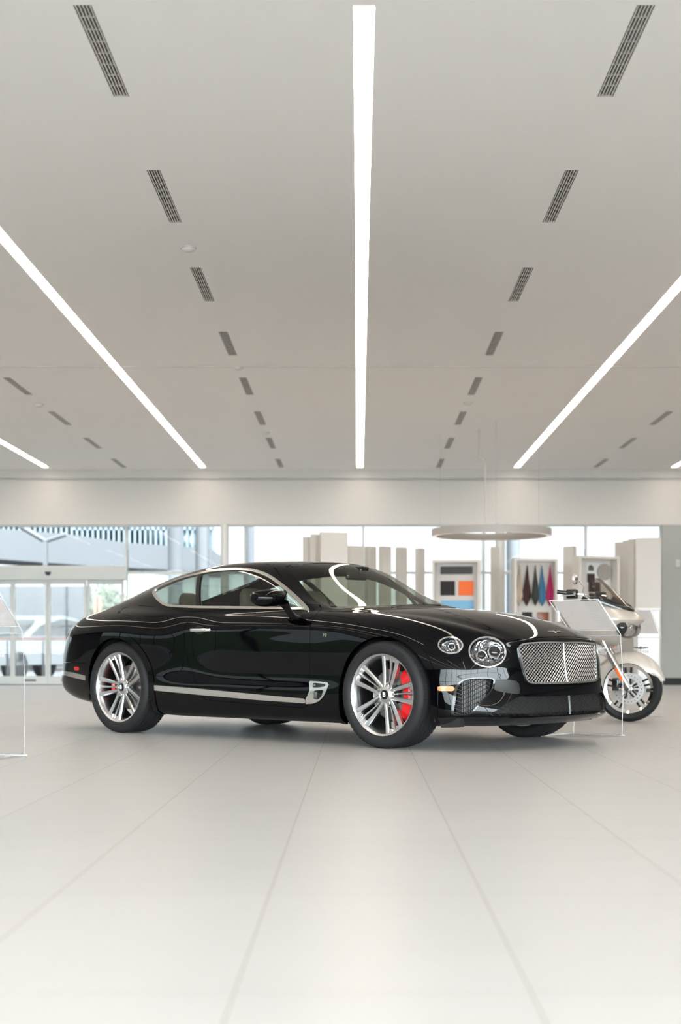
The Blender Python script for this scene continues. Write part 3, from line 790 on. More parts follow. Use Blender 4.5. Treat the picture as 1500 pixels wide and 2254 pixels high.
for o in pair('side_marker', fmark, M_amber, out=.004, rim=.008): o['label'] = 'amber side marker'
for o in pair('side_marker', rmark, M_red, out=.003, rim=.008): o['label'] = 'red side marker'
for o in pair('tail_lamp', tlamp, mat('dark_red_lens', (.10, .004, .004), .1), out=.003, rim=.02): o['label'] = 'oval red tail lamp'
pair('bumper_insert', insert, M_black, out=-.012); pair('insert_edge', insert, M_black, out=-.0, rim=.0) if False else None

# wall around a hole
def hole_wall(name, F, depth, m, parent):
    B = S.boundary(F); V = []; FF = []
    for i, j in B:
        k = len(V); a, b = S.V[i], S.V[j]; na, nb = S.N[i], S.N[j]
        V += [a, b, b - nb * depth, a - na * depth]; FF.append((k, k + 1, k + 2, k + 3))
    return mesh_obj(name, V, FF, m, parent, True)
# ---- head lamps
M_lampmetal = mat('lamp_reflector', (0.22, 0.225, 0.24), 0.12, 1.0)
M_lampdark = mat('lamp_housing', (0.03, 0.03, 0.035), 0.2, 0.6)
def lamp(name, ring, lensF, depth, rads, big):
    for sgn, rg, lf in zip((-1, 1), split_lr(ring), split_lr(lensF)):
        t = S.piece(name, rg, M_chrome, CAR, out=.005, rim=.02)
        t['label'] = 'chrome-ringed round head lamp' if big else 'small chrome-ringed oval lamp'
        S.piece('lamp_lens', lf, M_lens, t, out=.002)
        hole_wall('lamp_housing', lf, depth, M_lampdark, t)
        ids = sorted({i for f in lf for i in f}); c = S.V[ids].mean(0); n = S.N[ids].mean(0); n /= np.linalg.norm(n)
        c = Vector(c); n = Vector(n); u = n.cross(Vector((0, 0, 1))).normalized(); v = u.cross(n)
        R = Matrix((( u.x, v.x, n.x, c.x), (u.y, v.y, n.y, c.y), (u.z, v.z, n.z, c.z), (0, 0, 0, 1)))
        # faceted reflector bowl
        rnd = random.Random(3); a, b = rads; nn_, mm = 30, 7; V = []; FF = []
        for i in range(mm + 1):
            rr = i / mm
            for j in range(nn_):
                an = 2 * PI * (j + .5 * (i % 2)) / nn_; jit = rnd.uniform(-.004, .004) if 0 < i < mm else 0
                V.append((a * rr * math.cos(an), b * rr * math.sin(an), -depth * (1 - .55 * rr ** 2) + jit))
        for i in range(mm):
            for j in range(nn_): FF.append((i * nn_ + j, i * nn_ + (j + 1) % nn_, (i + 1) * nn_ + (j + 1) % nn_, (i + 1) * nn_ + j))
        mesh_obj('lamp_reflector', [R @ Vector(p) for p in V], FF, M_lampmetal, t)
        pr = MB(); dk = MB()
        if big:
            for (px, py, pr_) in ((-.045 * sgn * -1, .012, .038), (.048 * sgn * -1, -.015, .028)):
                M_ = R @ Matrix.Translation((px, py, -depth * .8))
                dk.lathe([(pr_ + .012, 0), (pr_ + .012, .018), (pr_ + .004, .026), (pr_, .024)], 28, M_)
                pr.ball((0, 0, .018), (pr_, pr_, pr_ * .55), 20, M_)
        else:
            M_ = R @ Matrix.Translation((0, 0, -depth * .8))
            dk.lathe([(.030, 0), (.030, .014), (.024, .02), (.020, .018)], 24, M_); pr.ball((0, 0, .012), (.020, .020, .012), 16, M_)
        dk.build('projector_ring', M_chrome, t); pr.build('projector_lens', M_gloss, t)
lamp('head_lamp', hb_ring, hb, .055, (.118, .094), True)
lamp('oval_lamp', hs_ring, hs, .040, (.072, .048), False)

# ---- grille
def fit_x(F):
    ids = sorted({i for f in F for i in f}); P = S.V[ids]; y, z = P[:, 1], P[:, 2]
    def B(y, z): return np.stack([y * 0 + 1, y ** 2, z, z * z, y ** 4, y * y * z, y * y * z * z, z ** 3], -1)
    co = np.linalg.lstsq(B(y, z), P[:, 0], rcond=None)[0]
    return lambda y, z: float(B(np.array([y]), np.array([z])) @ co)
def lattice(name, poly, fx, pw, ph, rad, m, parent, inset=0.0, off=0.0, flat=1.0, half=None):
    """diagonal mesh in the y,z plane, laid on the surface x = fx(y, z); cells pw wide and ph high"""
    poly = np.array([(abs(a) if a > -.15 else a, b) for a, b in poly]); mb = MB()
    y0, y1 = -1.0, 1.0
    zmin, zmax = poly[:, 1].min(), poly[:, 1].max(); H = zmax - zmin
    if half is None: ylim = poly[:, 0].max(); ys = (-ylim, ylim)
    else: ys = half
    for sg in (-1, 1):
        k0 = int((ys[0] - H * pw / ph) / pw) - 2; k1 = int((ys[1] + H * pw / ph) / pw) + 2
        for k in range(k0, k1 + 1):
            seg = []; n = max(8, int(H / .011)); runs = []
            for q in range(n * 3 + 1):
                z = zmin + H * q / (n * 3); y = k * pw + sg * (z - zmin) * pw / ph
                ok = ys[0] <= y <= ys[1] and poly_sd(np.array([abs(y)]), np.array([z]), poly)[0] < -inset
                if ok: seg.append((y, z))
                else:
                    if len(seg) > 1: runs.append(seg)
                    seg = []
            if len(seg) > 1: runs.append(seg)
            for s_ in runs:
                s2 = s_[::3] + ([s_[-1]] if (len(s_) - 1) % 3 else [])
                if len(s2) < 2: continue
                mb.tube([(fx(y, z) + off + sg * rad * .35, y, z) for y, z in s2], rad, 5, cap=False, flat=flat)
    return mb.build(name, m, parent, clean=False)
fx = fit_x(gr_in)
gf = S.piece('grille', gr_frame, M_chrome, CAR, out=.010, rim=.035); gf['label'] = 'chrome framed diamond mesh grille'
lattice('grille_mesh', GR, fx, .0315, .0245, .0034, mat('mesh_chrome', (.90, .90, .90), .20, 1.0), gf, .010, -.004)
MB().tube([(fx(0, z) + .004, 0, z) for z in np.linspace(.452, .742, 10)], .006, 8).build('centre_bar', M_chrome, gf)
S.piece('grille_backing', gr_in, M_under, gf, out=-.035)
fl = fit_x(lg); S.piece('lower_grille', lg, M_under, CAR, out=-.045)
lgm = bpy.data.objects['lower_grille']; hole_wall('grille_surround', lg, .045, M_black, lgm)
M_wire = mat('black_mesh', (0.008, 0.008, 0.009), 0.4)
lattice('grille_mesh', LG, fl, .048, .030, .0019, M_wire, lgm, .001, -.018)
MB().tube([(fl(0, z) + .0, 0, z) for z in np.linspace(.236, .366, 6)], .008, 8).build('sensor_bar', mat('grey_bar', (.10, .105, .11), .3), lgm)
fi = fit_x(intake)
for q, (h, rg) in enumerate(zip(split_lr(intake), split_lr(in_frame))):
    t = S.piece('side_intake', rg, M_gloss, CAR, out=.0, rim=.05)
    S.piece('intake_backing', h, M_under, t, out=-.06)
    sg = -1 if q == 0 else 1
    lattice('grille_mesh', IN, fi, .046, .028, .0022, M_wire, t, .004, -.016, half=(-.95, -.6) if sg < 0 else (.6, .95))
    rd = MB()
    for i in range(12):
        y = sg * (.70 + i * .0105)
        rd.box(fi(y, .38) - .050, fi(y, .38) - .044, y - .003, y + .003, .262 + max(0, (.78 - abs(y))) * 1.0, .485)
    rd.build('radiator_fins', mat('radiator_grey', (.30, .30, .31), .45, .6) if 'radiator_grey' not in bpy.data.materials else bpy.data.materials['radiator_grey'], t)
for sg in (-1, 1):
    MB().prism([(.42, .235), (.63, .225), (.60, .168), (.455, .160)], sg * .80, sg * .865, 'y').build('air_deflector', M_black, CAR)
# ---------------------------------------------------------------- wheels (built lying in x/z, outer face towards -y)
M_rubber = noisy(mat('tyre_rubber', (0.013, 0.013, 0.014), 0.6, spec=.3), 60, 0.15)
M_rim = mat('machined_alloy', (0.62, 0.62, 0.63), 0.28, 1.0)
M_disc = mat('brake_disc_steel', (0.30, 0.28, 0.27), 0.35, 1.0)
M_cal = mat('red_caliper', (0.70, 0.006, 0.010), 0.3, coat=.3)
M_emb = mat('embossed_rubber', (0.004, 0.004, 0.004), 0.35)
M_white = mat('white_enamel', (0.8, 0.8, 0.8), 0.4)
RW_T = .3735
TO_WHEEL = Matrix(((1, 0, 0, 0), (0, 0, -1, 0), (0, 1, 0, 0), (0, 0, 0, 1)))    # lathe axis z -> -y (outwards)
def make_wheel(rot, front=True):
    hubz = 0.0
    t = MB()
    W = .135      # half width; outer face at +W along the axis
    # alloy: barrel + lip
    t.lathe([(.262, -.10), (.268, -.02), (.254, .06), (.262, .090), (.273, .112), (.286, .121), (.2905, .116), (.284, .108), (.285, .0), (.285, -.12), (.265, -.12)], 72, TO_WHEEL, closed=True)
    # hub
    t.lathe([(0, .085), (.030, .085), (.034, .090), (.050, .086), (.072, .070), (.078, .040), (.070, .02), (0, .02)], 40, TO_WHEEL)
    def blade(a, r0, b0, w0, h0, r1, b1, w1, h1, dep):
        ca, sa = math.cos(a), math.sin(a)
        M_ = TO_WHEEL @ Matrix(((ca, -sa, 0, 0), (sa, ca, 0, 0), (0, 0, 1, 0), (0, 0, 0, 1)))
        rings = []
        for s in (0, .3, .6, .88, 1.0):
            r = r0 + (r1 - r0) * s; b = b0 + (b1 - b0) * s; w = w0 + (w1 - w0) * s; h = h0 + (h1 - h0) * s ** 1.6 ; d = dep * (1 - .35 * s)
            e = (r1 - r0); 
            rings.append([(r, b - w, h - d), (r, b - w * .98, h - .008), (r, b - w * .45, h), (r, b + w * .55, h), (r, b + w * .98, h - .010), (r, b + w, h - d)])
        t.loft(rings, True, M_)
    for k in range(5):
        a = rot + k * 2 * PI / 5
        blade(a, .044, .026, .0120, .082, .276, .067, .0195, .112, .045)
        blade(a, .044, -.026, .0120, .082, .276, -.067, .0195, .112, .045)
        blade(a, .086, .0, .0060, .064, .276, .0, .0120, .106, .045)
        for s in (-1, 1):      # claw where the blades join the rim
            blade(a + s * .125, .243, 0, .014, .100, .280, 0, .034, .113, .020)
    wh = t.build('wheel', M_rim, CAR, 28)
    # tyre
    prof = [(.2855, -.115), (.292, -.128), (.310, -.136), (.335, -.137), (.355, -.130), (.3670, -.116), (.3715, -.100)]
    for g in (-.072, -.030, .030, .072):
        z0, z1 = g - .005, g + .005
        prof += [(.3735 - abs(z0) * .012, z0), (.3665, z0 + .001), (.3665, z1 - .001), (.3735 - abs(z1) * .012, z1)]
    prof += [(.3715, .100), (.3670, .116), (.355, .130), (.335, .137), (.310, .136), (.292, .128), (.2855, .115), (.288, .0)]
    ty = MB().lathe(prof, 96, TO_WHEEL, closed=True)
    # shoulder sipes as raised blocks
    nb = 64
    for k in range(nb):
        a = 2 * PI * k / nb
        for sgn in (1, -1):
            M_ = TO_WHEEL @ Matrix.Rotation(a, 4, 'Z')
            w = .0125
            ty.add([(.3722, -w, sgn * .080), (.3722, w, sgn * .080), (.3690, w, sgn * .117), (.3690, -w, sgn * .117), (.3752, -w + .002, sgn * .081), (.3752, w - .002, sgn * .081), (.3712, w - .002, sgn * .1155), (.3712, -w + .002, sgn * .1155)],
                   [(4, 5, 6, 7), (0, 1, 5, 4), (1, 2, 6, 5), (2, 3, 7, 6), (3, 0, 4, 7)], M_)
    tyre = ty.build('tyre', M_rubber, wh, 40)
    # sidewall lettering, curved round the tyre
    def arc_text(s, r, size, a_mid, out, m, nm, parent, sp=1.0, shear=0.0):
        V, F = text_mesh(s, size, .0011, space=sp, shear=shear)
        W_ = []
        for v in V:
            a = a_mid - v.x / r; rr = r + v.y
            h = np.interp(rr, [.292, .310, .335, .355, .367], [.128, .136, .137, .130, .116])
            W_.append(TO_WHEEL @ Vector((rr * math.cos(a), rr * math.sin(a), float(h) + v.z + .0006)))
        return mesh_obj(nm, W_, F, m, parent)
    # seen from outside (-y), +x is to the right of the picture when the wheel stands on the near side
    arc_text('P ZERO', .333, .034, math.radians(58 if front else 60), 0, M_emb, 'tyre_lettering', tyre, 1.35)
    # disc
    MB().lathe([(.075, .002), (.180, .002), (.180, -.03), (.075, -.03)], 56, TO_WHEEL, closed=True).build('brake_disc', M_disc, wh)
    MB().lathe([(0, .03), (.070, .03), (.078, .015), (.078, -.05), (0, -.05)], 32, TO_WHEEL).build('hub_carrier', M_under, wh)
    # caliper
    ca = MB(); a0, a1 = (-.93, .93) if front else (PI - .32, PI + .32)
    ri, ro = (.120, .240) if front else (.150, .195)
    n = 14; rings = []
    for i in range(n + 1):
        s = i / n; a = a0 + (a1 - a0) * s; taper = 1 - .35 * abs(2 * s - 1) ** 3
        rm = (ri + ro) / 2 + .004; hw_ = (ro - ri) / 2 * taper; h = .045 - .012 * abs(2 * s - 1) ** 2
        pts = [(rm - hw_, -.04), (rm - hw_, h - .014), (rm - hw_ + .012, h), (rm + hw_ - .016, h), (rm + hw_, h - .016), (rm + hw_, -.04)]
        rings.append([(r_ * math.cos(a), r_ * math.sin(a), z) for r_, z in pts])
    ca.loft(rings, True, TO_WHEEL)
    cal = ca.build('brake_caliper', M_cal, wh, 40)
    bolts = MB()
    for a in ((a0 + .16, a1 - .16)): bolts.lathe([(0, .012), (.007, .012), (.008, 0)], 10, TO_WHEEL @ Matrix.Translation((.165 * math.cos(a), .165 * math.sin(a), .040)))
    bolts.build('caliper_bolt', M_disc, cal) if False else None
    if front:
        V, F = text_mesh('BENTLEY', .024, .0008, space=1.1)
        pts = []
        for v in V: pts.append(TO_WHEEL @ Vector((.188 + -v.y * 1.0, .0 + v.x * 1.0, .0458 + v.z)))
        o_ = mesh_obj('caliper_lettering', pts, F, M_white, wh)
    # nuts and cap
    for k in range(5):
        a = rot + k * 2 * PI / 5; M_ = TO_WHEEL @ Matrix.Translation((.066 * math.cos(a), .066 * math.sin(a), 0))
        nt_ = MB(); nt_.lathe([(.0165, .060), (.0165, .080), (.0140, .083), (.0125, .078), (.0125, .070)], 20, M_)
        nt_.lathe([(0, .084), (.009, .084), (.0105, .080), (.0105, .066)], 6, M_); nt_.build('wheel_nut', M_satin, wh)
    cp = MB().lathe([(0, .094), (.022, .094), (.029, .092), (.032, .086), (.032, .08)], 36, TO_WHEEL).build('centre_cap', M_gloss, wh)
    V, F = text_mesh('B', .046, .0010, offset=.0012)
    mesh_obj('cap_letter', [TO_WHEEL @ Vector((v.x, v.y, .0955 + v.z)) for v in V], F, M_white, wh)
    return wh
def place_wheel(w, x, y, flip=False, steer=0.0):
    w.location = (x, y, RW_T + .0015); w.rotation_euler = (0, 0, (PI if flip else 0) + steer)
wf = make_wheel(math.radians(4)); place_wheel(wf, 0, -.836)
wr = make_wheel(math.radians(180), False); place_wheel(wr, WBASE, -.832)
def copy_wheel(src, x, y):
    c = src.copy(); COL.objects.link(c); c.parent = CAR
    for ch in src.children:
        d = ch.copy(); COL.objects.link(d); d.parent = c
        for g in ch.children:
            e = g.copy(); COL.objects.link(e); e.parent = d
    place_wheel(c, x, y, True)
copy_wheel(wf, 0, .836); copy_wheel(wr, WBASE, .832)
# wheel wells and underbody
for cx in (0, WBASE):
    for sg in (-1, 1):
        V = []; F = []; n = 20; R_ = .435
        path = [(R_ * math.cos(a), .372 + R_ * math.sin(a)) for a in np.linspace(0, PI, n)]
        path = [(R_, .20)] + path + [(-R_, .19 if cx == 0 else .26)]
        ys = (sg * .56, sg * .915)
        for (a, b) in path:
            for y in ys: V.append((cx + a, y, b))
        for i in range(len(path) - 1): F.append((2 * i, 2 * i + 1, 2 * i + 3, 2 * i + 2))
        k = len(V); V += [(cx + a, ys[0], b) for a, b in path]; F.append(tuple(range(k, k + len(path))))
        mesh_obj('wheel_liner', V, F, M_under, CAR)
ub = MB()
ub.box(-.46, .60, -.56, .56, .165, .21).box(-2.38, -.46, -.86, .86, .170, .21).box(-3.30, -2.38, -.56, .56, .175, .21).box(-3.62, -3.3, -.6, .6, .235, .26).box(.60, .78, -.5, .5, .175, .2)
ub.build('underbody', M_under, CAR)
for sg in (-1, 1):
    MB().tube([(-2.2 - .2 * q, sg * (.3 + .05 * q), .17) for q in range(3)], .035, 10).build('exhaust_pipe', M_under, CAR)
    MB().lathe([(.055, 0), (.060, 0), (.060, .10), (.052, .10)], 24, Matrix.Translation((-3.93, sg * .48, .315)) @ Matrix.Rotation(PI / 2, 4, 'Y'), closed=True).build('exhaust_tip', M_chrome, CAR)
# ---------------------------------------------------------------- cabin
roofF = [f for f in body if np.mean(S.V[list(f), 2]) > .99 and -3.3 < np.mean(S.V[list(f), 0]) < -.5]
S.piece('headlining', [f[::-1] for f in roofF], M_cloth, CAR, out=-.026)
lowF = [f for f in body + door if .24 < np.mean(S.V[list(f), 2]) <= 1.0 and -2.35 < np.mean(S.V[list(f), 0]) < -.62 and abs(np.mean(S.V[list(f), 1])) > .6]
S.piece('door_lining', [f[::-1] for f in lowF], M_dash, CAR, out=-.05)
MB().box(-3.3, -.5, -.78, .78, .215, .24).build('cabin_floor', M_dash, CAR)
MB().box(-2.98, -2.90, -.70, .70, .24, .93).box(-3.35, -2.90, -.66, .66, .93, .95).build('parcel_shelf', M_dash, CAR)
MB().box(-.56, -.50, -.78, .78, .24, .93).build('bulkhead', M_dash, CAR)
db = MB()
rings = []
for y in np.linspace(-.74, .74, 13):
    k = 1 - .25 * (abs(y) / .74) ** 2; xo = -.10 * (abs(y) / .74) ** 2
    rings.append([(-.50 + xo, y, .60), (-.46 + xo, y, .93), (-.55 + xo, y, .955), (-.78 + xo * .4, y, .960), (-.90, y, .925), (-.92, y, .84), (-.86, y, .72), (-.78, y, .60)])
db.loft(rings); db.build('dashboard', M_dash, CAR, 50)
hc_ = MB().loft([[(x, y + .37, z) for x, y, z in r] for r in [[(-.72, -.15, .955), (-.86, -.15, .955), (-.88, -.15, .93)], [(-.72, -.12, .975), (-.90, -.12, .99), (-.92, -.12, .93)], [(-.72, .12, .975), (-.90, .12, .99), (-.92, .12, .93)], [(-.72, .15, .955), (-.86, .15, .955), (-.88, .15, .93)]]])
hc_.build('instrument_hood', M_dash, CAR, 50)
def seat(x, y, z0, rear=False):
    t = MB(); k = .92 if rear else 1.0
    t.rbox(x - .10, x + .42, y - .25 * k, y + .25 * k, z0, z0 + .20, .05)
    for s in (-1, 1): t.rbox(x - .08, x + .40, y + s * .25 * k - .05, y + s * .25 * k + .05, z0 + .02, z0 + .25, .045)
    o = t.build('seat', M_leather, CAR, 60)
    b = MB(); rings = []
    for s in list(np.linspace(0, .86, 14)) + [.90, .93, .96, .985, 1.0]:
        zz = z0 + .12 + s * (.76 if not rear else .70); xx = x - .02 - s * .26
        if s < .72: w = .25 * k - .03 * (s / .72) ** 3
        else: w = (.22 * k - .095 * min(1, (s - .72) / .10)) 
        kk = 1 if s < .86 else max(.05, 1 - ((s - .86) / .14) ** 2) ** .5
        w *= .35 + .65 * kk; th_ = .070 * (1 - .25 * s) * kk
        rings.append([(xx + th_ * math.copysign(abs(math.cos(a)) ** .6, math.cos(a)), y + w * math.copysign(abs(math.sin(a)) ** .5, math.sin(a)), zz) for a in np.linspace(0, 2 * PI, 20, endpoint=False)])
    b.loft(rings); b.build('seat_backrest', M_leather, o, 60)
for y in (-.37, .37):
    seat(-1.62, y, .30); seat(-2.38, y * .97, .34, True)
MB().rbox(-1.9, -.85, -.10, .10, .24, .62, .03).build('centre_console', M_dash, CAR)
# steering wheel (left-hand drive: far side)
M_ = Matrix.Translation((-1.06, .37, .86)) @ Matrix.Rotation(math.radians(-68), 4, 'Y')
sw = MB().tube([(.185 * math.cos(a), .185 * math.sin(a), 0) for a in np.linspace(0, 2 * PI, 36, endpoint=False)], .015, 10, closed=True, M=M_)
sw.lathe([(0, .02), (.06, .018), (.07, 0), (0, -.01)], 20, M_)
for a in (0, PI, -PI / 2): sw.tube([(.05 * math.cos(a), .05 * math.sin(a), 0), (.18 * math.cos(a), .18 * math.sin(a), 0)], .012, 8, M=M_)
sw.build('steering_wheel', M_dash, CAR)
MB().rbox(-1.10, -1.065, -.115, .115, 1.235, 1.295, .014).tube([(-1.08, 0, 1.28), (-1.04, 0, 1.335)], .012, 8).rbox(-1.07, -.985, -.05, .05, 1.28, 1.34, .012).build('rear_view_mirror', M_gloss, CAR)
# ---------------------------------------------------------------- door mirrors, handles, badges, wipers
def door_mirror(sg):
    V = []; F = []; n, m = 24, 14; c = (-1.01, 1.045, 1.068)
    for i in range(m + 1):
        p = PI * i / m - PI / 2
        for j in range(n):
            a = 2 * PI * j / n; sp = lambda v, e: math.copysign(abs(v) ** e, v)
            x = .100 * sp(math.cos(p), .9) * sp(math.cos(a), .8); y = .142 * sp(math.sin(p), .85); z = .064 * sp(math.cos(p), .8) * sp(math.sin(a), .85)
            if x < -.035: x = -.035 - (x + .035) * -.25
            z += .010 * (y / .128) ** 2 + (.012 if y > 0 else 0) * (-y / .128); x -= .030 * max(0, y / .128) ** 2
            V.append((c[0] + x, sg * (c[1] + y), c[2] + z))
    for i in range(m):
        for j in range(n): F.append((i * n + j, i * n + (j + 1) % n, (i + 1) * n + (j + 1) % n, (i + 1) * n + j))
    b = MB().add(V, F).build('door_mirror', M_paint, CAR, 60)
    st = MB().loft([[(-.955 + q, sg * .955, 1.03 + r_) for q, r_ in ((-.05, 0), (.045, 0), (.05, .02), (-.05, .02))],
                    [(-.93 + q, sg * .945, .985 + r_) for q, r_ in ((-.035, 0), (.035, 0), (.035, .015), (-.035, .015))],
                    [(-.89 + q, sg * .920, .925 + r_) for q, r_ in ((-.03, -.012), (.03, -.012), (.03, .02), (-.03, .02))],
                    [(-.875 + q, sg * .885, .905 + r_) for q, r_ in ((-.035, -.012), (.035, -.012), (.035, .025), (-.035, .025))]])
    st.build('mirror_stalk', M_paint, b, 60)
    MB().tube([(c[0] + .088 * math.cos(a) * .98 - .03 * max(0, math.sin(b_)) ** 2, sg * (c[1] + .126 * math.sin(b_)), c[2] - .018) for a, b_ in zip(np.cos(np.linspace(-PI / 2, PI / 2, 15)) * 0, np.linspace(-1.2, 1.2, 15))], .002, 6).build('mirror_seam', M_satin, b) if False else None
    MB().prism([(sg * (1.045 + .11 * math.cos(a)), 1.068 + .045 * math.sin(a)) for a in np.linspace(0, 2 * PI, 28, endpoint=False)], -1.01 - .052, -1.01 - .044, 'x').build('mirror_glass', M_chrome, b)
door_mirror(-1)      # the photograph shows no mirror on the far door
for sg in (-1, 1):
    h = MB(); rings = []
    for s in np.linspace(0, 1, 13):
        x = -2.005 + .245 * s; bow = math.sin(PI * s); r_ = .0105 + .002 * bow
        y = .928 + .030 * min(1, bow * 2.2) + .006 * (x + 2) / .24
        rings.append([(x, sg * (y + r_ * .7 * math.cos(a)), .838 + r_ * math.sin(a)) for a in np.linspace(0, 2 * PI, 12, endpoint=False)])
    h.loft(rings); ho = h.build('door_handle', M_chrome, CAR, 60)
    MB().lathe([(0, .0035), (.035, .002), (.042, 0)], 24, Matrix.Translation((-1.885, sg * .936, .838)) @ Matrix.Rotation(sg * -PI / 2, 4, 'X') @ Matrix.Scale(1.5, 4, (1, 0, 0)) @ Matrix.Scale(.8, 4, (0, 1, 0))).build('handle_cup', M_gloss, ho)
    V, F = text_mesh('V8', .036, .0015, shear=.35, offset=.0008)
    o = mesh_obj('engine_badge', [(-.555 + (v.x if sg < 0 else -v.x), sg * (.9425 + v.z), .793 + v.y - (v.x * .10 if sg < 0 else 0)) for v in V], F, M_chrome, CAR)
# winged bonnet emblem
def emblem(size):
    V = []; F = []; 
    mb = MB()
    for s in (-1, 1):
        up = [(0.16, .05), (.30, .085), (.55, .095), (.80, .085), (1.0, .06)]; lo = [(1.0, .06), (.85, .0), (.62, -.06), (.38, -.11), (.16, -.12)]
        mb.prism([(s * a * size, b * size) for a, b in up + lo[1:]][:: s], 0, .007, 'z')
    mb.lathe([(0, .010), (.15 * size, .008), (.19 * size, 0)], 20)
    return mb
e = emblem(.085); 
M_ = Matrix.Translation((.795, 0, .812)) @ Matrix.Rotation(math.radians(22), 4, 'Y') @ Matrix.Rotation(PI / 2, 4, 'Z')
em = MB().add([M_ @ v for v in e.V], e.F).build('winged_emblem', M_chrome, CAR)
V, F = text_mesh('B', .022, .001)
mesh_obj('emblem_letter', [M_ @ Vector((v.x, v.y, .0105 + v.z)) for v in V], F, M_gloss, em)
for sg, pts in ((-1, [(-.36, -.42, 1.000), (-.365, -.20, 1.022), (-.335, .05, 1.027), (-.33, .12, 1.027)]), (1, [(-.36, .10, 1.005), (-.385, .32, 1.016), (-.46, .48, 1.012), (-.50, .54, 1.010)])):
    MB().tube(pts, .006, 6).tube([pts[0], (pts[0][0] + .05, pts[0][1], .99)], .010, 8).build('wiper', M_black, CAR)
# ================================================================ SAMPLE GALLERY BEHIND THE CAR
M_board = noisy(mat('pale_board', (0.62, 0.58, 0.54), 0.6), 1.2, 0.02)
def px(u, v, Y): return X_at(u, Y), Z_at(v, Y)
FINS = [(681, 1183, 23.9, .26, 62, 'leftmost and thinnest of the three close-packed fins'), (699, 1177, 23.3, .26, 60, 'middle one of the three close-packed fins'),
        (735, 1172, 22.7, .42, 14, 'widest and tallest looking, nearest fin on the left'), (783, 1202, 25.6, .28, 26, 'broad fin right behind the tallest one'),
        (816, 1203, 25.85, .19, 38, 'fin next right of the broad one'), (848, 1203, 25.5, .21, 40, 'free-standing fin third from the left case'),
        (884, 1205, 25.9, .20, 44, 'free-standing fin second from the left case'), (925, 1207, 26.1, .16, 48, 'narrow fin just left of the left sample case'),
        (1090, 1204, 25.8, .13, 40, 'narrow fin beside the round column'), (1255, 1203, 25.6, .22, -45, 'single fin between the middle and right sample cases'),
        (1367, 1194, 24.9, .18, -50, 'first of the right-hand fins, beside the right case'), (1383, 1190, 24.6, .16, -52, 'second of the right-hand fins'),
        (1394, 1187, 24.3, .14, -54, 'third of the right-hand fins, mostly hidden'), (1428, 1184, 23.9, .40, -12, 'widest of the right-hand fins, beside the grey-green wall')]
for u, v, Y, w, a, lab in FINS:
    x, z = px(u, v, Y); t = empty('display_fin', (x, Y, 0), math.radians(a), 'tall pale board, ' + lab, 'display fin', 'upright boards of the gallery')
    MB().box(-w / 2, w / 2, -.045, .045, .012, z).build('board', M_board, t, smooth=False)
    MB().box(-w / 2, w / 2, -.05, .05, 0, .012).build('foot_plate', M_alu, t, smooth=False)
def col(name, c, r=.8, **k):
    m = bpy.data.materials.get(name) or mat(name, c, r, **k); return m
def case(u0, u1, v, Y, rot, label, w, depth=.22):
    x = X_at((u0 + u1) / 2, Y); z = Z_at(v, Y)
    t = empty('sample_case', (x, Y, 0), math.radians(rot), label, 'sample case', 'open fronted sample cases')
    f = MB(); e = .045
    f.box(-w / 2, -w / 2 + e, -depth / 2, depth / 2, 0, z).box(w / 2 - e, w / 2, -depth / 2, depth / 2, 0, z)
    f.box(-w / 2 + e, w / 2 - e, -depth / 2, depth / 2, z - e, z).box(-w / 2 + e, w / 2 - e, -depth / 2, depth / 2, 0, .12)
    f.build('frame', M_board, t, smooth=False)
    MB().box(-w / 2 + e, w / 2 - e, depth / 2 - .02, depth / 2, .12, z - e).build('back_panel', M_board, t, smooth=False)
    return t, z
def sample(name, t, x0, x1, z0, z1, c, label, group='material samples in the cases', yb=.088, r=.75, cat='material sample'):
    o = MB().rbox(x0, x1, yb - .022, yb, z0, z1, .004).build(name, col('sample_' + label.split(' ')[0] + '_' + name, c, r), None)
    o.matrix_world = t.matrix_basis.copy(); tag(o, label, cat, group)
    noisy(o.data.materials[0], 90, .10); return o
Yc = 24.4; s_ = 3265.8 / Yc
c1, z1 = case(953, 1058, 1233, Yc, -7, 'open white case with grey, black, orange and light blue samples', .79)
L1 = lambda u: (u - 1007) / s_; Zc = lambda v: Z_at(v, Yc - .05)
sample('fabric_strip', c1, L1(971), L1(1042), Zc(1263), Zc(1246), (.07, .07, .07), 'charcoal woven strip at the top of the left sample case')
sample('leather_square', c1, L1(971), L1(1003), Zc(1310), Zc(1278), (.018, .012, .012), 'black square sample left of the orange one')
sample('leather_square', c1, L1(1011), L1(1044), Zc(1310), Zc(1278), (.85, .16, .035), 'orange square sample in the left sample case')
sample('leather_swatch', c1, L1(971), L1(1044), Zc(1360), Zc(1321), (.20, .42, .62), 'light blue sample low in the left sample case')
c2, z2 = case(1121, 1233, 1230, Yc, 9, 'open white case with five coloured hides hanging from hooks', .74)
L2 = lambda u: (u - 1170) / s_ * .92
hc2 = [(1134, (.50, .40, .31), 'beige leather hide, leftmost on the hooks', 'beige'), (1154, (.045, .014, .012), 'dark brown leather hide hanging between the beige and the olive one', 'brown'), (1172.5, (.030, .032, .025), 'dark olive leather hide in the middle of the hooks', 'olive'),
       (1190, (.045, .16, .27), 'blue leather hide hanging right of the olive one', 'blue'), (1209, (.36, .006, .075), 'magenta leather hide, rightmost on the hooks', 'magenta')]
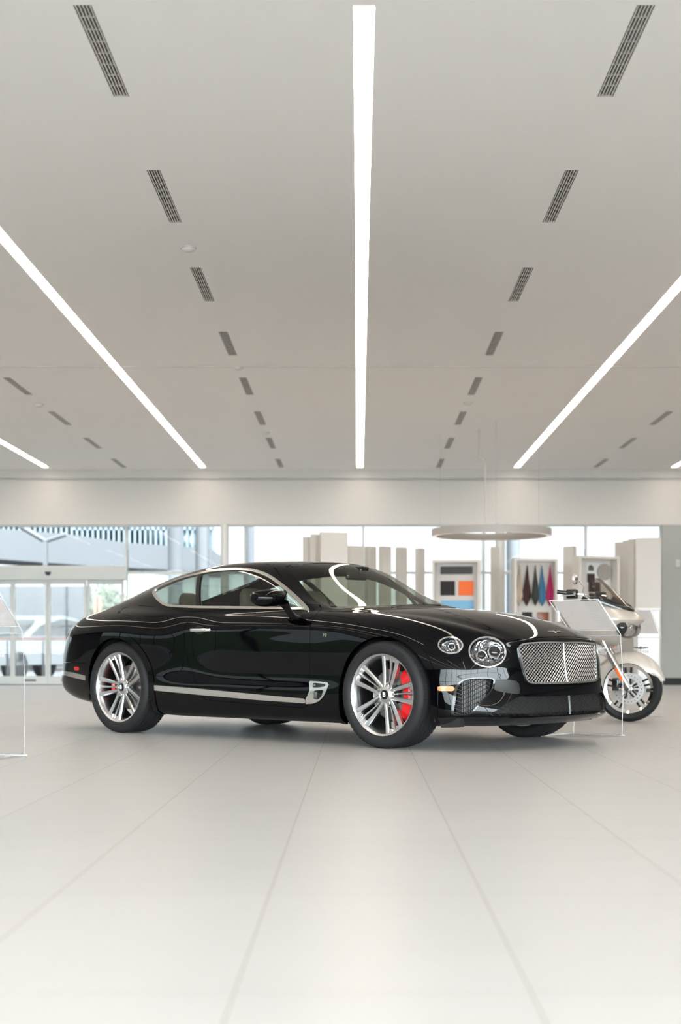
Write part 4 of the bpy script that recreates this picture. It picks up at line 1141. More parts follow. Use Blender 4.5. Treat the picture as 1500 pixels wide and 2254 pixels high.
for i, (u, c, lab, nm) in enumerate(hc2):
    x = L2(u); zt_ = Zc(1243); zb_ = Zc(1334 if i else 1333); rnd = random.Random(i)
    lean = (-.010, -.012, 0, .004, -.006)[i]; wd = (.070, .084, .076, .080, .070)[i]
    V = []; F = []; n, m = 14, 13
    for a in range(n + 1):
        s = a / n; z = zt_ + (zb_ - zt_) * s
        hwid = wd * (.06 + (s / .76) ** 1.1 * .94) if s < .76 else wd * (1 - (s - .76) / .24) ** .9 + .003
        for b in range(m):
            q = b / (m - 1) * 2 - 1
            fold = .020 * math.cos(q * 5.5 + i) * min(1, s * 2) * (1 - .3 * s)
            V.append((x + lean * s + hwid * q, .020 + fold + (.018 if i % 2 else -.018), z))
    for a in range(n):
        for b in range(m - 1): F.append((a * m + b, a * m + b + 1, (a + 1) * m + b + 1, (a + 1) * m + b))
    k = len(V); V2 = [(p[0], p[1] + .003, p[2]) for p in V]; F += [tuple(q + k for q in f)[::-1] for f in F]
    o = mesh_obj('leather_hide', V + V2, F, noisy(col('hide_' + nm, c, .65), 70, .08), None, True)
    o.matrix_world = c2.matrix_basis.copy(); tag(o, lab, 'leather hide', 'hides hanging in the middle case')
    h = MB().lathe([(0, 0), (.012, 0), (.012, .008), (.005, .010), (.005, .05), (.010, .052), (.010, .058), (0, .058)], 14, Matrix.Translation((x, .095, zt_ + .008)) @ Matrix.Rotation(PI / 2, 4, 'X')).build('coat_hook', M_steel, c2)
sample('leather_square', c2, L2(1143), L2(1168), Zc(1375), Zc(1347), (.012, .010, .010), 'black square sample under the hanging hides', yb=.09)
sample('wood_square', c2, L2(1180), L2(1209), Zc(1375), Zc(1347), (.22, .075, .035), 'reddish brown wood sample under the hanging hides', yb=.09, r=.3)
Y3 = 23.8; s3 = 3265.8 / Y3
c3, z3 = case(1268, 1357, 1225, Y3, 24, 'open white case with a round disc and dark quilted samples', .76)
L3 = lambda u: (u - 1310) / s3 * 1.08; Z3 = lambda v: Z_at(v, Y3 - .05)
sample('picture_board', c3, L3(1294), L3(1345), Z3(1290), Z3(1238), (.70, .69, .68), 'white backing board in the right sample case')
o = MB().rbox(L3(1297), L3(1310), .060, .067, Z3(1256), Z3(1246), .002).rbox(L3(1299), L3(1307), .060, .067, Z3(1247), Z3(1243), .002).build('picture', col('picture_dark', (.10, .10, .10)), bpy.data.objects[[q.name for q in bpy.data.objects if q.name.startswith('picture_board')][-1]])
sample('quilted_swatch', c3, L3(1294), L3(1311), Z3(1281.5), Z3(1262), (.035, .018, .020), 'tall dark quilted sample in the right sample case', yb=.062)
sq = sample('embroidered_swatch', c3, L3(1297), L3(1324), Z3(1303), Z3(1281), (.030, .012, .015), 'dark square sample with a small white winged badge', yb=.060)
e = emblem(.035); Mx = Matrix.Translation((L3(1308), .035, Z3(1291))) @ Matrix.Rotation(PI / 2, 4, 'X')
MB().add([Mx @ v for v in e.V], e.F).build('winged_badge', M_white, sq)
o = MB().lathe([(0, 0), (.135, 0), (.135, .02), (0, .02)], 40, Matrix.Translation((L3(1334), .050, Z3(1258))) @ Matrix.Rotation(PI / 2, 4, 'X')).build('veneer_disc', noisy(col('disc_grey', (.33, .30, .27), .4), 12, .1), None)
o.matrix_world = c3.matrix_basis.copy(); tag(o, 'round grey-beige disc at the right of the right sample case', 'material sample', 'material samples in the cases')

# ring pendant lamp
rx, ry, rz = X_at(1082.5, 21.9), 21.9, 2.33
rl = empty('ring_lamp', (rx, ry, rz), 0, 'large pale ring-shaped pendant lamp hanging over the sample gallery', 'pendant lamp')
R0 = .885
M_ring = mat('ring_housing', (.42, .39, .36), .45)
MB().lathe([(R0, 0), (R0, .105), (R0 - .075, .105), (R0 - .075, .0), (R0 - .068, .0), (R0 - .068, .006), (R0 - .007, .006), (R0 - .007, 0)], 96, closed=True).build('ring_housing', M_ring, rl)
MB().lathe([(R0 - .068, .003), (R0 - .007, .003), (R0 - .007, .005), (R0 - .068, .005)], 96, closed=True).build('diffuser', mat('ring_diffuser', (.9, .9, .9), .5, emit=(1, .97, .92), estr=.35), rl)
cb_ = MB()
for a in (0.5, 2.6, 4.7): cb_.tube([((R0 - .03) * math.cos(a), (R0 - .03) * math.sin(a), .105), ((R0 - .03) * math.cos(a), (R0 - .03) * math.sin(a), ZC - rz - .003)], .0022, 5)
cb_.build('suspension_wire', M_ring, rl)
cz = lambda v: (1421.3 - v) / 3265.8 * 21.9 + CAM_H - rz; cx_ = lambda u: (u - 1082.5) / 3265.8 * 21.9
pts = catmull([(cx_(1055), 0, cz(1010)), (cx_(1060), 0, cz(1010.5)), (cx_(1066), 0, cz(1016)), (cx_(1069), 0, cz(1030)), (cx_(1069), 0, cz(1090)), (cx_(1069), 0, .07)], 6)
MB().tube([(cx_(1055), 0, ZC - rz - .003)] + [tuple(p) for p in pts] + [(0, 0, .07)], .010, 8).tube([(-R0 + .07, 0, .07), (R0 - .07, 0, .07)], .008, 6).build('supply_cable', M_board, rl)

# white counter at the right
kx0, kx1 = X_at(1404, 22.9), X_at(1455, 22.9)
k_ = empty('reception_counter', ((kx0 + kx1) / 2, 23.1, 0), 0, 'white counter in front of the grey-green wall at the right', 'counter')
hw_ = (kx1 - kx0) / 2; hz = Z_at(1339, 22.9)
MB().rbox(-hw_ + .01, hw_ - .01, -.18, .18, .06, hz - .03, .006).build('cabinet', mat('white_laminate', (.86, .86, .87), .35), k_)
MB().rbox(-hw_, hw_, -.20, .20, hz - .03, hz, .006).build('counter_top', bpy.data.materials['white_laminate'], k_)
MB().box(-hw_ + .03, hw_ - .03, -.15, .15, 0, .06).build('plinth', M_dark, k_)
wp = MB().rbox(X_at(1487, YW - .1), X_at(1498, YW - .1), YW - .14, YW - .101, Z_at(1249, YW - .1), Z_at(1232, YW - .1), .006).build('wall_box', M_alu, None)
tag(wp, 'small square metal box on the grey-green wall', 'wall box')

# ================================================================ ACRYLIC INFORMATION STANDS
M_acr = glass('clear_acrylic', (0.99, 0.995, 0.996), 1.45, boost=.6)
M_acre = mat('acrylic_edge', (0.80, 0.82, 0.84), 0.15)
M_paper = mat('paper', (0.90, 0.90, 0.92), 0.7)
_t = M_paper.node_tree; _o = _t.nodes['Material Output']; _b = _t.nodes['Principled BSDF']
_m = N(_t, 'ShaderNodeMixShader'); _m.inputs[0].default_value = .85; _tr = N(_t, 'ShaderNodeBsdfTranslucent'); _tr.inputs['Color'].default_value = (.95, .95, .97, 1)
_t.links.new(_b.outputs[0], _m.inputs[1]); _t.links.new(_tr.outputs[0], _m.inputs[2]); _t.links.new(_m.outputs[0], _o.inputs[0])
M_print = mat('faint_print', (0.84, 0.84, 0.87), 0.7)
def stand(name_loc, rz, label, logo_m, w=.45):
    t = empty('information_stand', name_loc, rz, label, 'information stand', 'clear acrylic information stands')
    # side profile (depth y, height z); the reader stands at -y
    prof = catmull([(-.02, .012), (-.035, .27), (-.03, .50), (-.005, .74), (-.004, .80)], 5)
    prof = [tuple(p) for p in prof]; top = [(-.004, .80), (.006, .815), (.020, .826), (.33, 1.070), (.337, 1.078)]
    th = .008
    def sheet(pp, w0, w1, nm, m, dy=0, dz=0, tk=th):
        V = []; F = []; n = len(pp)
        for y, z in pp: V += [(w0, y + dy, z + dz), (w1, y + dy, z + dz)]
        for i in range(n):
            a = pp[max(i - 1, 0)]; b = pp[min(i + 1, n - 1)]; d = math.hypot(b[0] - a[0], b[1] - a[1]); ny, nz = -(b[1] - a[1]) / d * tk, (b[0] - a[0]) / d * tk
            V += [(w0, pp[i][0] + dy - ny, pp[i][1] + dz - nz), (w1, pp[i][0] + dy - ny, pp[i][1] + dz - nz)]
        k = 2 * n
        for i in range(n - 1):
            F += [(2 * i, 2 * i + 1, 2 * i + 3, 2 * i + 2), (k + 2 * i, k + 2 * i + 2, k + 2 * i + 3, k + 2 * i + 1)]
        o = mesh_obj(nm, V, F, m, t); 
        Fe = []
        for i in range(n - 1): Fe += [(2 * i, 2 * i + 2, k + 2 * i + 2, k + 2 * i), (2 * i + 1, k + 2 * i + 1, k + 2 * i + 3, 2 * i + 3)]
        Fe += [(0, k, k + 1, 1), (k - 2, k - 1, 2 * k - 1, 2 * k - 2)]
        mesh_obj(nm + '_edge', V, Fe, M_acre, o); return o
    sheet(prof, -w / 2, w / 2, 'leg_sheet', M_acr); sh_ = sheet(top, -w / 2, w / 2, 'sloping_holder', M_acr)
    # cover of the holder
    d = math.hypot(.31, .244); ny, nz = -.244 / d, .31 / d
    cov = [(.024 + ny * .016, .829 + nz * .016), (.325 + ny * .016, 1.066 + nz * .016)]
    sheet(cov, -w / 2 + .01, w / 2 - .01, 'holder_cover', M_acr, tk=.004)
    # paper in the holder
    pw = w / 2 - .022; a0, a1 = .06, .97
    P = lambda u, s, h: (u, .020 + .31 * s + ny * h, .826 + .244 * s + nz * h)
    o = mesh_obj('information_sheet', [P(-pw, a0, .006), P(pw, a0, .006), P(pw, a1, .006), P(-pw, a1, .006), P(-pw, a0, .004), P(pw, a0, .004), P(pw, a1, .004), P(-pw, a1, .004)], [(0, 1, 2, 3), (7, 6, 5, 4), (0, 4, 5, 1), (1, 5, 6, 2), (2, 6, 7, 3), (3, 7, 4, 0)], M_paper, t)
    V = []; F = []
    rnd = random.Random(5)
    def bar(u0, u1, s0, s1):
        k = len(V); V.extend([P(u0, s0, .0066), P(u1, s0, .0066), P(u1, s1, .0066), P(u0, s1, .0066)]); F.append((k, k + 1, k + 2, k + 3))
    for i in range(15):
        s = .92 - i * .055
        if .45 < s < .62: continue
        bar(-pw * .85, -pw * (.25 + .2 * rnd.random()), s, s + .016)
    for cxp, csp in ((-.45 * pw, .50), (.45 * pw, .52)):
        for q in range(28):
            a = 2 * PI * q / 28; b = 2 * PI * (q + 1) / 28; k = len(V)
            for an, rr in ((a, .030), (b, .030), (b, .026), (a, .026)): V.append(P(cxp + rr * math.cos(an), csp + rr * math.sin(an) / d, .0066))
            F.append((k, k + 1, k + 2, k + 3))
    k = len(V); V += [(p[0], p[1] + .244 / d * .003, p[2] - .31 / d * .003) for p in V]; F += [tuple(q + k for q in f) for f in F]
    mesh_obj('printed_lines', V, F, M_print, o)
    # logo on the leg
    e = emblem(.085); ML = Matrix.Translation((0, -.020, .695)) @ Matrix.Rotation(PI / 2 + .1, 4, 'X')
    lg_ = MB().add([ML @ v for v in e.V], e.F)
    V1, F1 = text_mesh('BENTLEY', .036, .0005, space=1.2); mesh_obj('logo_text', [ML @ Matrix.Translation((0, -.040, 0)) @ v for v in V1], F1, logo_m, t)
    lg_.build('logo_print', logo_m, t, clean=False)
    V1, F1 = text_mesh('B', .028, .0005); mesh_obj('logo_letter', [ML @ (Matrix.Translation((0, 0, .0105)) @ v) for v in V1], F1, M_paper if logo_m is not M_paper else M_print, t)
    # foot
    MB().rbox(-w / 2 - .01, w / 2 + .01, -.04, .36, 0, .012, .002).build('base_plate', M_acr, t)
    MB().box(-w / 2 - .01, w / 2 + .01, -.0425, -.0405, 0.001, .011).box(w / 2 + .0105, w / 2 + .0125, -.04, .36, .001, .011).build('base_edge', M_acre, t)
    return t
M_lgrey = mat('logo_grey', (.16, .16, .165), .5); M_lwhite = mat('logo_white', (.85, .85, .87), .5)
stand((1.912, 11.90, 0), math.radians(139), 'clear acrylic stand with a white sheet standing at the nose of the black car', M_print)
stand((2.88, 15.15, 0), math.radians(152), 'clear acrylic stand with a winged logo standing behind the motorcycle', M_lgrey)
stand((-2.39, 9.66, 0), math.radians(165), 'clear acrylic stand with a white sheet cut off by the left edge of the picture', M_lwhite)
# ================================================================ MOTORCYCLE
M_champ = mat('champagne_paint', (.50, .45, .40), .32, .25, coat=.35); M_mblack = mat('bike_black', (.010, .010, .011), .2, coat=.4)
M_engine = mat('engine_metal', (.45, .44, .43), .3, 1.0); M_bdisc = mat('brake_rotor', (.62, .60, .58), .3, 1.0)
M_smoke = glass('smoked_screen', (.76, .73, .68)); M_orange = mat('orange_reflector', (.95, .16, .03), .2, coat=.5)
BY = 14.0
BK = empty('motorcycle', (X_at(1386, BY), BY, 0), math.radians(-30), 'champagne touring motorcycle parked behind the nose of the black car', 'motorcycle')
R_ = .312; WC = (0, 0, R_)
TW = Matrix.Translation((0, 0, R_)) @ Matrix.Rotation(math.radians(11), 4, 'Z') @ Matrix(((1, 0, 0, 0), (0, 0, -1, 0), (0, 1, 0, 0), (0, 0, 0, 1)))
def bike_wheel(TW, name_='front_wheel'):
    w = MB().lathe([(.204, -.040), (.232, -.050), (.240, -.044), (.232, -.036), (.226, 0), (.232, .036), (.240, .044), (.232, .050), (.204, .040), (.204, .02), (.204, -.02)], 56, TW, closed=True)
    w.lathe([(0, -.07), (.035, -.07), (.040, -.04), (.028, -.03), (.028, .03), (.040, .04), (.035, .07), (0, .07)], 24, TW)
    wh = w.build(name_, M_chrome, BK)
    sp = MB()
    for k in range(5):
        for sg in (-1, 1):
            a = k * 2 * PI / 5 + .35; ca, sa = math.cos(a), math.sin(a)
            MM = TW @ Matrix(((ca, -sa, 0, 0), (sa, ca, 0, 0), (0, 0, 1, 0), (0, 0, 0, 1)))
            sp.loft([[(r, b - .009, -.016), (r, b + .009, -.016), (r, b + .009, .016), (r, b - .009, .016)] for r, b in ((.03, sg * .011), (.12, sg * .020), (.210, sg * .028))], True, MM)
    sp.build('spokes', M_mblack, wh)
    MB().lathe([(.232, -.050), (.245, -.060), (.275, -.066), (.298, -.050), (.309, -.022), (.311, 0), (.309, .022), (.298, .050), (.275, .066), (.245, .060), (.232, .050), (.236, 0)], 64, TW, closed=True).build('tyre', M_rubber, wh)
    for sg in (-1, 1):
        d = MB()
        d.lathe([(.098, sg * .058), (.150, sg * .058), (.150, sg * .063), (.098, sg * .063)], 48, TW, closed=True)
        for k in range(8):
            a = k * PI / 4; d.box(.035, .102, -.008, .008, min(sg * .058, sg * .063), max(sg * .058, sg * .063), TW @ Matrix.Rotation(a, 4, 'Z'))
        dd = d.build('brake_rotor', M_bdisc, wh)
        h = MB()
        for k in range(24):
            a = k * PI / 12; h.lathe([(0, sg * .0638), (.0045, sg * .0638), (.0045, sg * .0632)], 8, TW @ Matrix.Translation((.124 * math.cos(a), .124 * math.sin(a), 0)))
        h.build('rotor_holes', M_mblack, dd)
        return_ = dd
        if name_ != 'front_wheel': break
    return wh
bike_wheel(TW)
TWF = TW @ Matrix(((1, 0, 0, 0), (0, 0, 1, 0), (0, -1, 0, 0), (0, 0, 0, 1)))      # back to wheel frame with z up
RK = Matrix.Translation((0, 0, 0))
for sg in (-1, 1):
    f = MB(); y = sg * .095
    f.tube([(.01, y, -.02 + 0), (.0, y, .02), (-.155, y, .30), (-.19, y, .36)], [.022, .030, .031, .027], 16, M=TWF)
    fo = f.build('fork_slider', M_engine, BK)
    MB().tube([(-.18, y, .345), (-.36, y, .68)], .024, 14, M=TWF).build('fork_tube', M_chrome, BK)
    MB().prism([(-.030, .07), (-.060, .075), (-.118, .19), (-.105, .20), (-.088, .19)], y + sg * .027, y + sg * .034, 'y', TWF).build('fork_reflector', M_orange, fo) 
    MB().lathe([(0, 0), (.018, 0), (.020, -.012), (0, -.012)], 12, TWF @ Matrix.Translation((0, y + sg * .045, 0)) @ Matrix.Rotation(PI / 2, 4, 'X')).build('axle_cap', M_chrome, fo)
    c = MB().rbox(-.150, -.085, min(y - sg * .055, y + sg * .0), max(y - sg * .055, y + sg * .0), -.02, .10, .012, TWF); c.build('brake_caliper', M_mblack, BK)
# front fender
V = []; F = []; n, m = 40, 11
for i in range(n + 1):
    s = i / n; a = math.radians(13) + (math.radians(212) - math.radians(13)) * s
    rr = .345 + .014 * math.sin(PI * s); wd = .078 * min(1, .35 + 3.2 * min(s, 1 - s) ** .8) 
    for j in range(m):
        q = j / (m - 1) * 2 - 1; b = q * PI * .5
        drop = .115 * (1 - math.cos(b)) * min(1, .4 + 4 * min(s, 1 - s))
        V.append((math.cos(a) * (rr - drop), wd * 1.15 * math.sin(b), math.sin(a) * (rr - drop)))
for i in range(n):
    for j in range(m - 1): F.append((i * m + j, i * m + j + 1, (i + 1) * m + j + 1, (i + 1) * m + j))
k = len(V); cen = [Vector((p[0] * .985, p[1] * .93, p[2] * .985)) for p in V]
F2 = [tuple(q + k for q in f)[::-1] for f in F]
me_o = mesh_obj('front_fender', [TWF @ Vector(p) for p in V] + [TWF @ p for p in cen], F + F2, M_champ, BK, True)
# fairing: horizontal sections  (x_front, x_back, half width, z)
secs = [(-.16, -.24, .06, .700), (-.08, -.34, .15, .745), (.0, -.50, .21, .810), (.045, -.60, .245, .880), (.110, -.66, .262, .935), (.150, -.67, .268, .955), (.105, -.68, .270, 1.000), (.010, -.68, .255, 1.060), (-.11, -.66, .215, 1.120), (-.23, -.58, .155, 1.165)]
rings = []
for xf, xb, w, z in secs:
    r_ = []
    for j in range(32):
        a = 2 * PI * j / 32; c, s = math.cos(a), math.sin(a)
        x = (xf + xb) / 2 + (xf - xb) / 2 * math.copysign(abs(c) ** (.62 if c > 0 else .8), c); y = w * math.copysign(abs(s) ** .8, s)
        if c > 0: y *= 1 - .22 * c
        r_.append((x, y, z))
    rings.append(r_)
fr_ = MB().loft(rings).build('fairing', M_champ, BK, 50)
md = fr_.modifiers.new('sub', 'SUBSURF'); md.levels = 1; md.render_levels = 1
# headlamp housing and twin lamps
hh = MB().ball((-.015, 0, .885), (.088, .225, .102), 32)
ho = hh.build('headlamp_housing', M_mblack, BK, 60)
for sg in (-1, 1):
    Mh = Matrix.Translation((.022, sg * .104, .885)) @ Matrix.Rotation(sg * .38, 4, 'Z')
    MB().ball((0, 0, 0), (.052, .098, .084), 24, Mh).build('lamp_lens', mat('bike_lens', (.50, .48, .46), .06, .85) if 'bike_lens' not in bpy.data.materials else bpy.data.materials['bike_lens'], ho)
    MB().lathe([(.030, .044), (.020, .052), (0, .054)], 20, Mh @ Matrix.Rotation(PI / 2, 4, 'Y')).build('lamp_bulb_cover', M_chrome, ho)
# black trim under the screen and the screen itself
scr = []
for s in np.linspace(0, 1, 9):
    z = 1.055 + .305 * s; xf = .030 - .29 * s - .03 * s * s; w = .235 * (1 - .68 * s ** 1.7)
    scr.append([(xf - .26 * (1 - .75 * s) * (abs(q) ** 2.0), w * q, z + .11 * (1 - s) * abs(q) ** 2) for q in np.linspace(-1, 1, 13)])
V = [p for r in scr for p in r]; F = [(i * 13 + j, i * 13 + j + 1, (i + 1) * 13 + j + 1, (i + 1) * 13 + j) for i in range(8) for j in range(12)]
k = len(V)
mesh_obj('windscreen', V + [(p[0] - .004, p[1], p[2]) for p in V], F + [tuple(q + k for q in f)[::-1] for f in F], M_smoke, BK, True)
MB().loft([[(x - .27 * (abs(q) ** 2.0) + dx, w * q, z + .11 * q * q + dz) for dx, dz in ((.014, -.035), (.020, .0), (-.008, .030), (-.03, .0))] for x, w, z, q in [(.028, .245, 1.055, q) for q in np.linspace(-1, 1, 15)]]).build('screen_trim', M_mblack, BK, 50)
MB().loft([[(-.10, -.19, 1.11), (-.42, -.19, 1.13), (-.42, .19, 1.13), (-.10, .19, 1.11)], [(-.14, -.16, 1.155), (-.40, -.17, 1.185), (-.40, .17, 1.185), (-.14, .16, 1.155)]]).build('instrument_panel', M_mblack, BK, 30)
# handlebars
for sg in (-1, 1):
    pts = catmull([(-.30, sg * .04, 1.08), (-.30, sg * .18, 1.13), (-.33, sg * .30, 1.19), (-.42, sg * .36, 1.205)], 5)
    b = MB().tube([tuple(p) for p in pts] + [(-.44, sg * .370, 1.205)], .013, 10).build('handlebar', M_chrome, BK)
    MB().tube([(-.435, sg * .368, 1.205), (-.555, sg * .43, 1.222)], .021, 12).build('handle_grip', M_mblack, b)
    MB().rbox(-.475, -.375, sg * .375 - .035, sg * .375 + .035, 1.155, 1.245, .014).build('switch_housing', M_mblack, b)
    MB().tube([(-.38, sg * .40, 1.20), (-.37, sg * .44, 1.19), (-.50, sg * .49, 1.18)], .006, 6).build('brake_lever', M_chrome, b)
    if sg < 0:
        MB().tube([(-.34, -.32, 1.21), (-.325, -.33, 1.27), (-.36, -.37, 1.325)], .007, 8).build('mirror_stem', M_chrome, b)
        MB().ball((-.385, -.40, 1.335), (.024, .058, .050), 16).build('rear_mirror', M_chrome, b)
# turn signals, crash bar, tank, engine, seat, panniers, rear wheel
for sg in (-1, 1):
    MB().tube([(-.30, sg * .10, .70), (-.28, sg * .24, .705)], .012, 8).build('signal_arm', M_chrome, BK)
    MB().ball((-.275, sg * .26, .705), (.028, .026, .026), 14).build('turn_signal', M_orange, BK)
    MB().tube([tuple(p) for p in catmull([(-.36, sg * .06, .66), (-.33, sg * .30, .60), (-.36, sg * .33, .42), (-.44, sg * .12, .26)], 6)], .016, 10).build('crash_bar', M_chrome, BK)
    MB().rbox(-1.75, -1.15, sg * .27 - .11, sg * .27 + .11, .34, .66, .06).build('pannier', M_champ, BK)
MB().loft([[(x, w * math.copysign(abs(math.cos(a)) ** .8, math.cos(a)), z + h * math.sin(a)) for a in np.linspace(0, 2 * PI, 24, endpoint=False)] for x, w, z, h in ((-.40, .06, .86, .05), (-.48, .12, .86, .09), (-.65, .155, .85, .115), (-.82, .13, .82, .10), (-.95, .07, .78, .05))]).build('fuel_tank', M_champ, BK, 50)
MB().loft([[(x, w * math.cos(a), z + h * math.sin(a)) for a in np.linspace(0, 2 * PI, 20, endpoint=False)] for x, w, z, h in ((-.92, .08, .74, .05), (-1.05, .16, .69, .06), (-1.25, .18, .69, .06), (-1.35, .15, .75, .06), (-1.65, .14, .77, .05), (-1.72, .08, .76, .03))]).build('saddle', M_mblack, BK, 60)
en = MB()
for ang, x in ((25, -.60), (-25, -.78)):
    MM = Matrix.Translation((x, 0, .40)) @ Matrix.Rotation(math.radians(ang), 4, 'Y')
    for q in range(9): en.rbox(-.075, .075, -.085, .085, .08 + q * .024, .094 + q * .024, .006, MM)
    en.box(-.055, .055, -.065, .065, .05, .30, MM)
en.rbox(-.86, -.52, -.13, .13, .20, .44, .05); en.build('engine', M_engine, BK)
MB().lathe([(0, .16), (.09, .155), (.11, .13), (.11, .10)], 28, Matrix.Translation((-.66, 0, .52)) @ Matrix.Rotation(PI / 2, 4, 'X')).build('air_cleaner', M_chrome, BK)
MB().tube([(-.40, 0, .80), (-.44, 0, .60), (-.42, 0, .24), (-.95, 0, .22), (-1.25, 0, .34)], .024, 10).tube([(-.38, 0, .82), (-1.0, 0, .66), (-1.5, 0, .64)], .022, 10).build('frame', M_mblack, BK)
MB().rbox(-.44, -.36, -.12, .12, .34, .62, .015).build('oil_cooler', M_mblack, BK)
MB().tube([tuple(p) for p in catmull([(-.52, -.10, .52), (-.46, -.17, .40), (-.62, -.18, .27), (-1.1, -.20, .26), (-1.75, -.22, .28)], 6)], .036, 12).build('exhaust', M_chrome, BK)
bike_wheel(Matrix.Translation((-1.62, 0, R_)) @ Matrix(((1, 0, 0, 0), (0, 0, -1, 0), (0, 1, 0, 0), (0, 0, 0, 1))), 'rear_wheel')
V = []; F = []
MB().tube([(-.40, -.06, 1.05), (-.44, -.10, .92), (-.42, -.08, .80)], .007, 6).build('brake_hose', M_mblack, BK)
MB().tube([(-.98, .12, .34), (-1.0, .28, .01)], .012, 8).build('side_stand', M_chrome, BK)
# ================================================================ OUTSIDE THE GLASS
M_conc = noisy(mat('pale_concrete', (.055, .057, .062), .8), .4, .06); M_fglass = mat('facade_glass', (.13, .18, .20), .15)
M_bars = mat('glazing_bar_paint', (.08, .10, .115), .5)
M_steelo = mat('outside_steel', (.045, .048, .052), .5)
def PX(u, Y): return X_at(u, Y)
Yb = 44.0
b = empty('building', (PX(150, Yb), Yb, 0), 0, 'pale concrete overpass with a glazed band above, seen outside the left windows', 'building')
ox_ = PX(150, Yb)
fz = [(PX(-260, Yb) - ox_, Z_at(1160, Yb)), (PX(0, Yb) - ox_, Z_at(1168, Yb)), (PX(160, Yb) - ox_, Z_at(1181, Yb)), (PX(290, Yb) - ox_, Z_at(1200, Yb)), (PX(470, Yb) - ox_, Z_at(1212, Yb)), (PX(470, Yb) - ox_, Z_at(1262, Yb)), (PX(220, Yb) - ox_, Z_at(1250, Yb)), (PX(0, Yb) - ox_, Z_at(1234, Yb)), (PX(-260, Yb) - ox_, Z_at(1215, Yb))]
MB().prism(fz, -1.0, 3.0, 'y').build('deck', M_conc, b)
gb = MB(); gm = MB()
top = Z_at(1100, Yb)
for i in range(5):
    a, c = fz[i][0], fz[min(i + 1, 4)][0]
    if a == c: continue
    za, zc = fz[i][1], fz[min(i + 1, 4)][1]
    gb.prism([(a, za), (c, zc), (c, top), (a, top)], .2, .4, 'y')
MX = np.linspace(fz[0][0], fz[4][0], 64)
for x in MX: 
    z0 = float(np.interp(x, [p[0] for p in fz[:5]], [p[1] for p in fz[:5]])); gm.box(x - .03, x + .03, .05, .2, z0, top)
for h in (.5, .95): gm.box(fz[0][0], fz[4][0], .05, .2, fz[0][1] + h - .04, fz[0][1] + h + .04); gm.box(fz[2][0], fz[4][0], .05, .2, fz[3][1] + h - .04, fz[3][1] + h + .04)
gb.build('glass_band', M_fglass, b); gm.build('glazing_bars', M_bars, b)
# Y-shaped post in front of it
Yp = 36.0
yp = empty('column', (PX(100, Yp), Yp, 0), 0, 'grey steel post outside with two branching arms, seen above the sliding door', 'column')
zf = Z_at(1189, Yp)
MB().box(-.045 * 1.1, .045 * 1.1, -.06, .06, 0, zf).build('shaft', M_steelo, yp)
MB().tube([(0, 0, zf - .02), (PX(57, Yp) - PX(100, Yp), 0, Z_at(1165, Yp)), (PX(20, Yp) - PX(100, Yp), 0, Z_at(1140, Yp))], .07, 8).tube([(0, 0, zf - .02), (PX(145, Yp) - PX(100, Yp), 0, Z_at(1176, Yp))], .06, 8).build('branch_arm', M_steelo, yp)
for u0, u1, Y, lab in ((370, 402, 40, 'wide pale outside column left of the slim grey column'), (430, 460, 38, 'grey outside column close to the slim grey column'), (541, 561, 36, 'outside column between the slim grey column and the white fins'),
                       (1062, 1070, 38, 'narrow bluish outside post left of the round column'), (1115, 1146, 40, 'thick grey outside column right of the round column')):
    t = empty('column', ((PX(u0, Y) + PX(u1, Y)) / 2, Y, 0), 0, lab, 'column', 'columns outside the glass')
    r = (PX(u1, Y) - PX(u0, Y)) / 2; top_ = 6.0 if u0 < 1000 else Z_at(1188, Y) + .6
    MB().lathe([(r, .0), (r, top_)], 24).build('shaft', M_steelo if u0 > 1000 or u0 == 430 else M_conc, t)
# pale wall, street wall and trees beyond the door
t = MB().box(PX(-300, 50), PX(200, 50), 50, 50.4, 0, Z_at(1290, 50)).build('boundary_wall', M_conc); tag(t, 'pale wall outside behind the sliding door', 'wall')
M_leaf = mat('foliage', (.06, .075, .045), .8); M_bark = mat('bark', (.16, .10, .06), .9)
def tree(x, y, h, r, label):
    t = empty('tree', (x, y, 0), 0, label, 'tree', 'trees outside')
    MB().tube([(0, 0, 0), (.05, 0, h * .5), (0, .05, h * .8)], [.10, .07, .04], 8).build('trunk', M_bark, t)
    rnd = random.Random(int(x * 10)); V = []; F = []
    for i in range(900):
        d = Vector((rnd.gauss(0, 1), rnd.gauss(0, 1), rnd.gauss(0, 1))).normalized() * (r * rnd.random() ** .4); c = Vector((0, 0, h - r * .6)) + Vector((d.x, d.y, d.z * 1.1))
        if c.z < .5: continue
        u = Vector((rnd.gauss(0, 1), rnd.gauss(0, 1), rnd.gauss(0, 1))).normalized() * .06; w = u.orthogonal().normalized() * .035; k = len(V)
        V += [c - u, c + w, c + u, c - w]; F.append((k, k + 1, k + 2, k + 3))
    mesh_obj('crown', V, F, M_leaf, t)
tree(PX(236, 39), 39, 2.1, .55, 'loose green tree outside the right side of the door'); tree(PX(262, 42), 42, 1.8, .5, 'small green tree outside near the door frame')
for u in (210, 220):
    t = MB().rbox(PX(u - 3, 34), PX(u + 3, 34), 33.95, 34.1, 0, Z_at(1314, 34), .01).build('wooden_post', mat('timber_post', (.22, .09, .05), .7) if 'timber_post' not in bpy.data.materials else bpy.data.materials['timber_post'])
    tag(t, 'slim brown post outside, %s of a pair' % ('left' if u == 210 else 'right'), 'post', 'pair of brown posts')
rl_ = empty('railing', (PX(100, 31), 31, 0), 0, 'low railing with a reddish top bar outside the sliding door', 'railing')
rm = MB().box(PX(-300, 31) - PX(100, 31), PX(272, 31) - PX(100, 31), -.02, .02, Z_at(1405, 31) - .02, Z_at(1405, 31) + .02); rm.build('top_bar', mat('red_brown_bar', (.12, .04, .03), .5), rl_)
pm = MB()
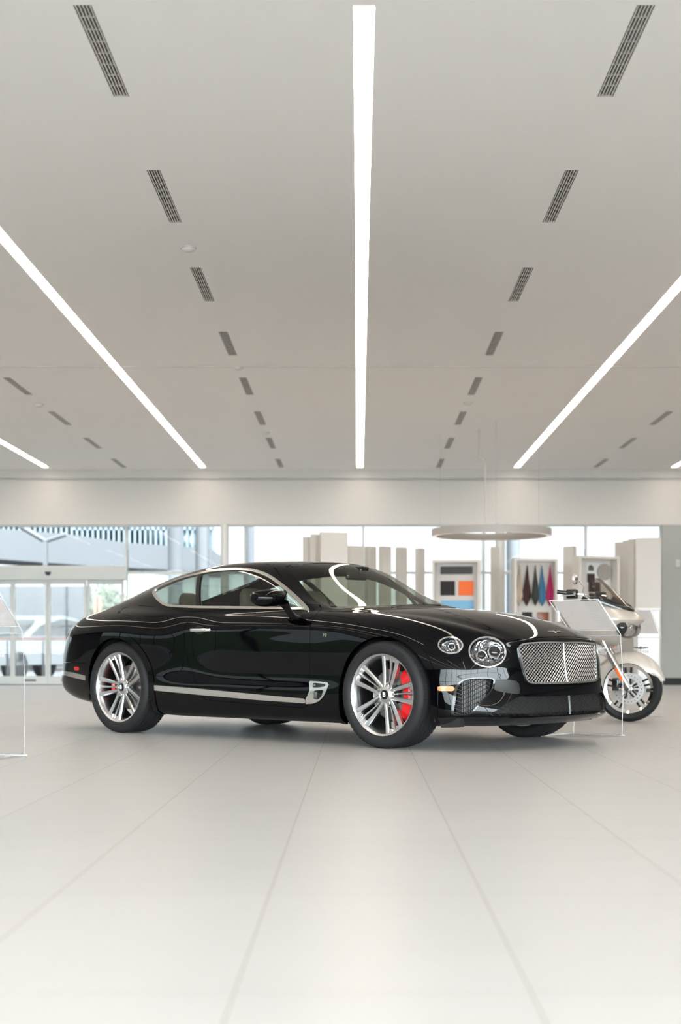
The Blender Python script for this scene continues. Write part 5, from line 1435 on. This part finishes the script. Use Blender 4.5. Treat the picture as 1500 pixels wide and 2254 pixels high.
for i in range(8): x = PX(-300, 31) - PX(100, 31) + i * .75; pm.box(x - .02, x + .02, -.02, .02, 0, Z_at(1405, 31) - .02)
pm.build('bar_post', M_steelo, rl_)
# parked cars outside
def parked(x, y, rz, c, label):
    t = empty('parked_car', (x, y, -.05), rz, label, 'car', 'cars parked outside')
    prof = catmull([(-2.25, .35), (-2.25, .75), (-2.05, .95), (-1.5, 1.0), (-.95, 1.38), (-.1, 1.45), (.55, 1.33), (1.15, .98), (1.95, .85), (2.22, .68), (2.25, .35)], 4)
    rings = []
    for y_, k in ((-.86, .90), (-.80, .97), (-.6, 1.0), (.6, 1.0), (.80, .97), (.86, .90)):
        rings.append([(p[0] * (.98 if k < .95 else 1), y_ * (1 - .18 * max(0, (p[1] - .95)) / .5), .30 + (p[1] - .30) * (k if p[1] > .95 else 1)) for p in prof])
    MB().loft(rings).build('body', mat('car_' + label.split(' ')[0], c, .25, .3, coat=1.0), t, 30)
    g = MB()
    for sg in (-1, 1): g.prism([(-1.30, 1.0), (-.85, 1.30), (-.1, 1.36), (.45, 1.26), (.95, 1.0)], sg * .80, sg * .868, 'y')
    g.build('side_glass', M_mblack, t)
    MB().prism([(1.17, .99), (.60, 1.325), (.62, 1.345), (1.20, 1.005)], -.66, .66, 'y').build('windscreen', M_mblack, t)
    for wx in (-1.4, 1.4):
        for sg in (-1, 1):
            w = MB().lathe([(0, .10), (.20, .10), (.22, .11), (.31, .11), (.33, .08), (.33, -.10), (0, -.10)], 24, Matrix.Translation((wx, sg * .76, .33)) @ Matrix.Rotation(PI / 2, 4, 'X')).build('wheel', M_rubber, t)
    for sg in (-1, 1): MB().ball((2.13, sg * .62, .72), (.10, .15, .07), 12).build('head_lamp', M_lampmetal, t)
parked(PX(64, 33.5), 33.6, math.radians(-118), (.09, .095, .10), 'silver car parked outside the left half of the sliding door')
parked(PX(185, 46.3), 46.5, math.radians(-180), (.045, .05, .055), 'grey car parked outside the right half of the sliding door')
# street, hedge and low buildings seen only in the car's left-hand reflections
hd = MB().box(-31, -30, -30, 40, -.05, 3.1); h_ = hd.build('hedge', noisy(mat('hedge_dark', (.03, .045, .02), .9), 1.5, .4)); tag(h_, 'long dark hedge outside the left-hand wall, outside the view', 'hedge')
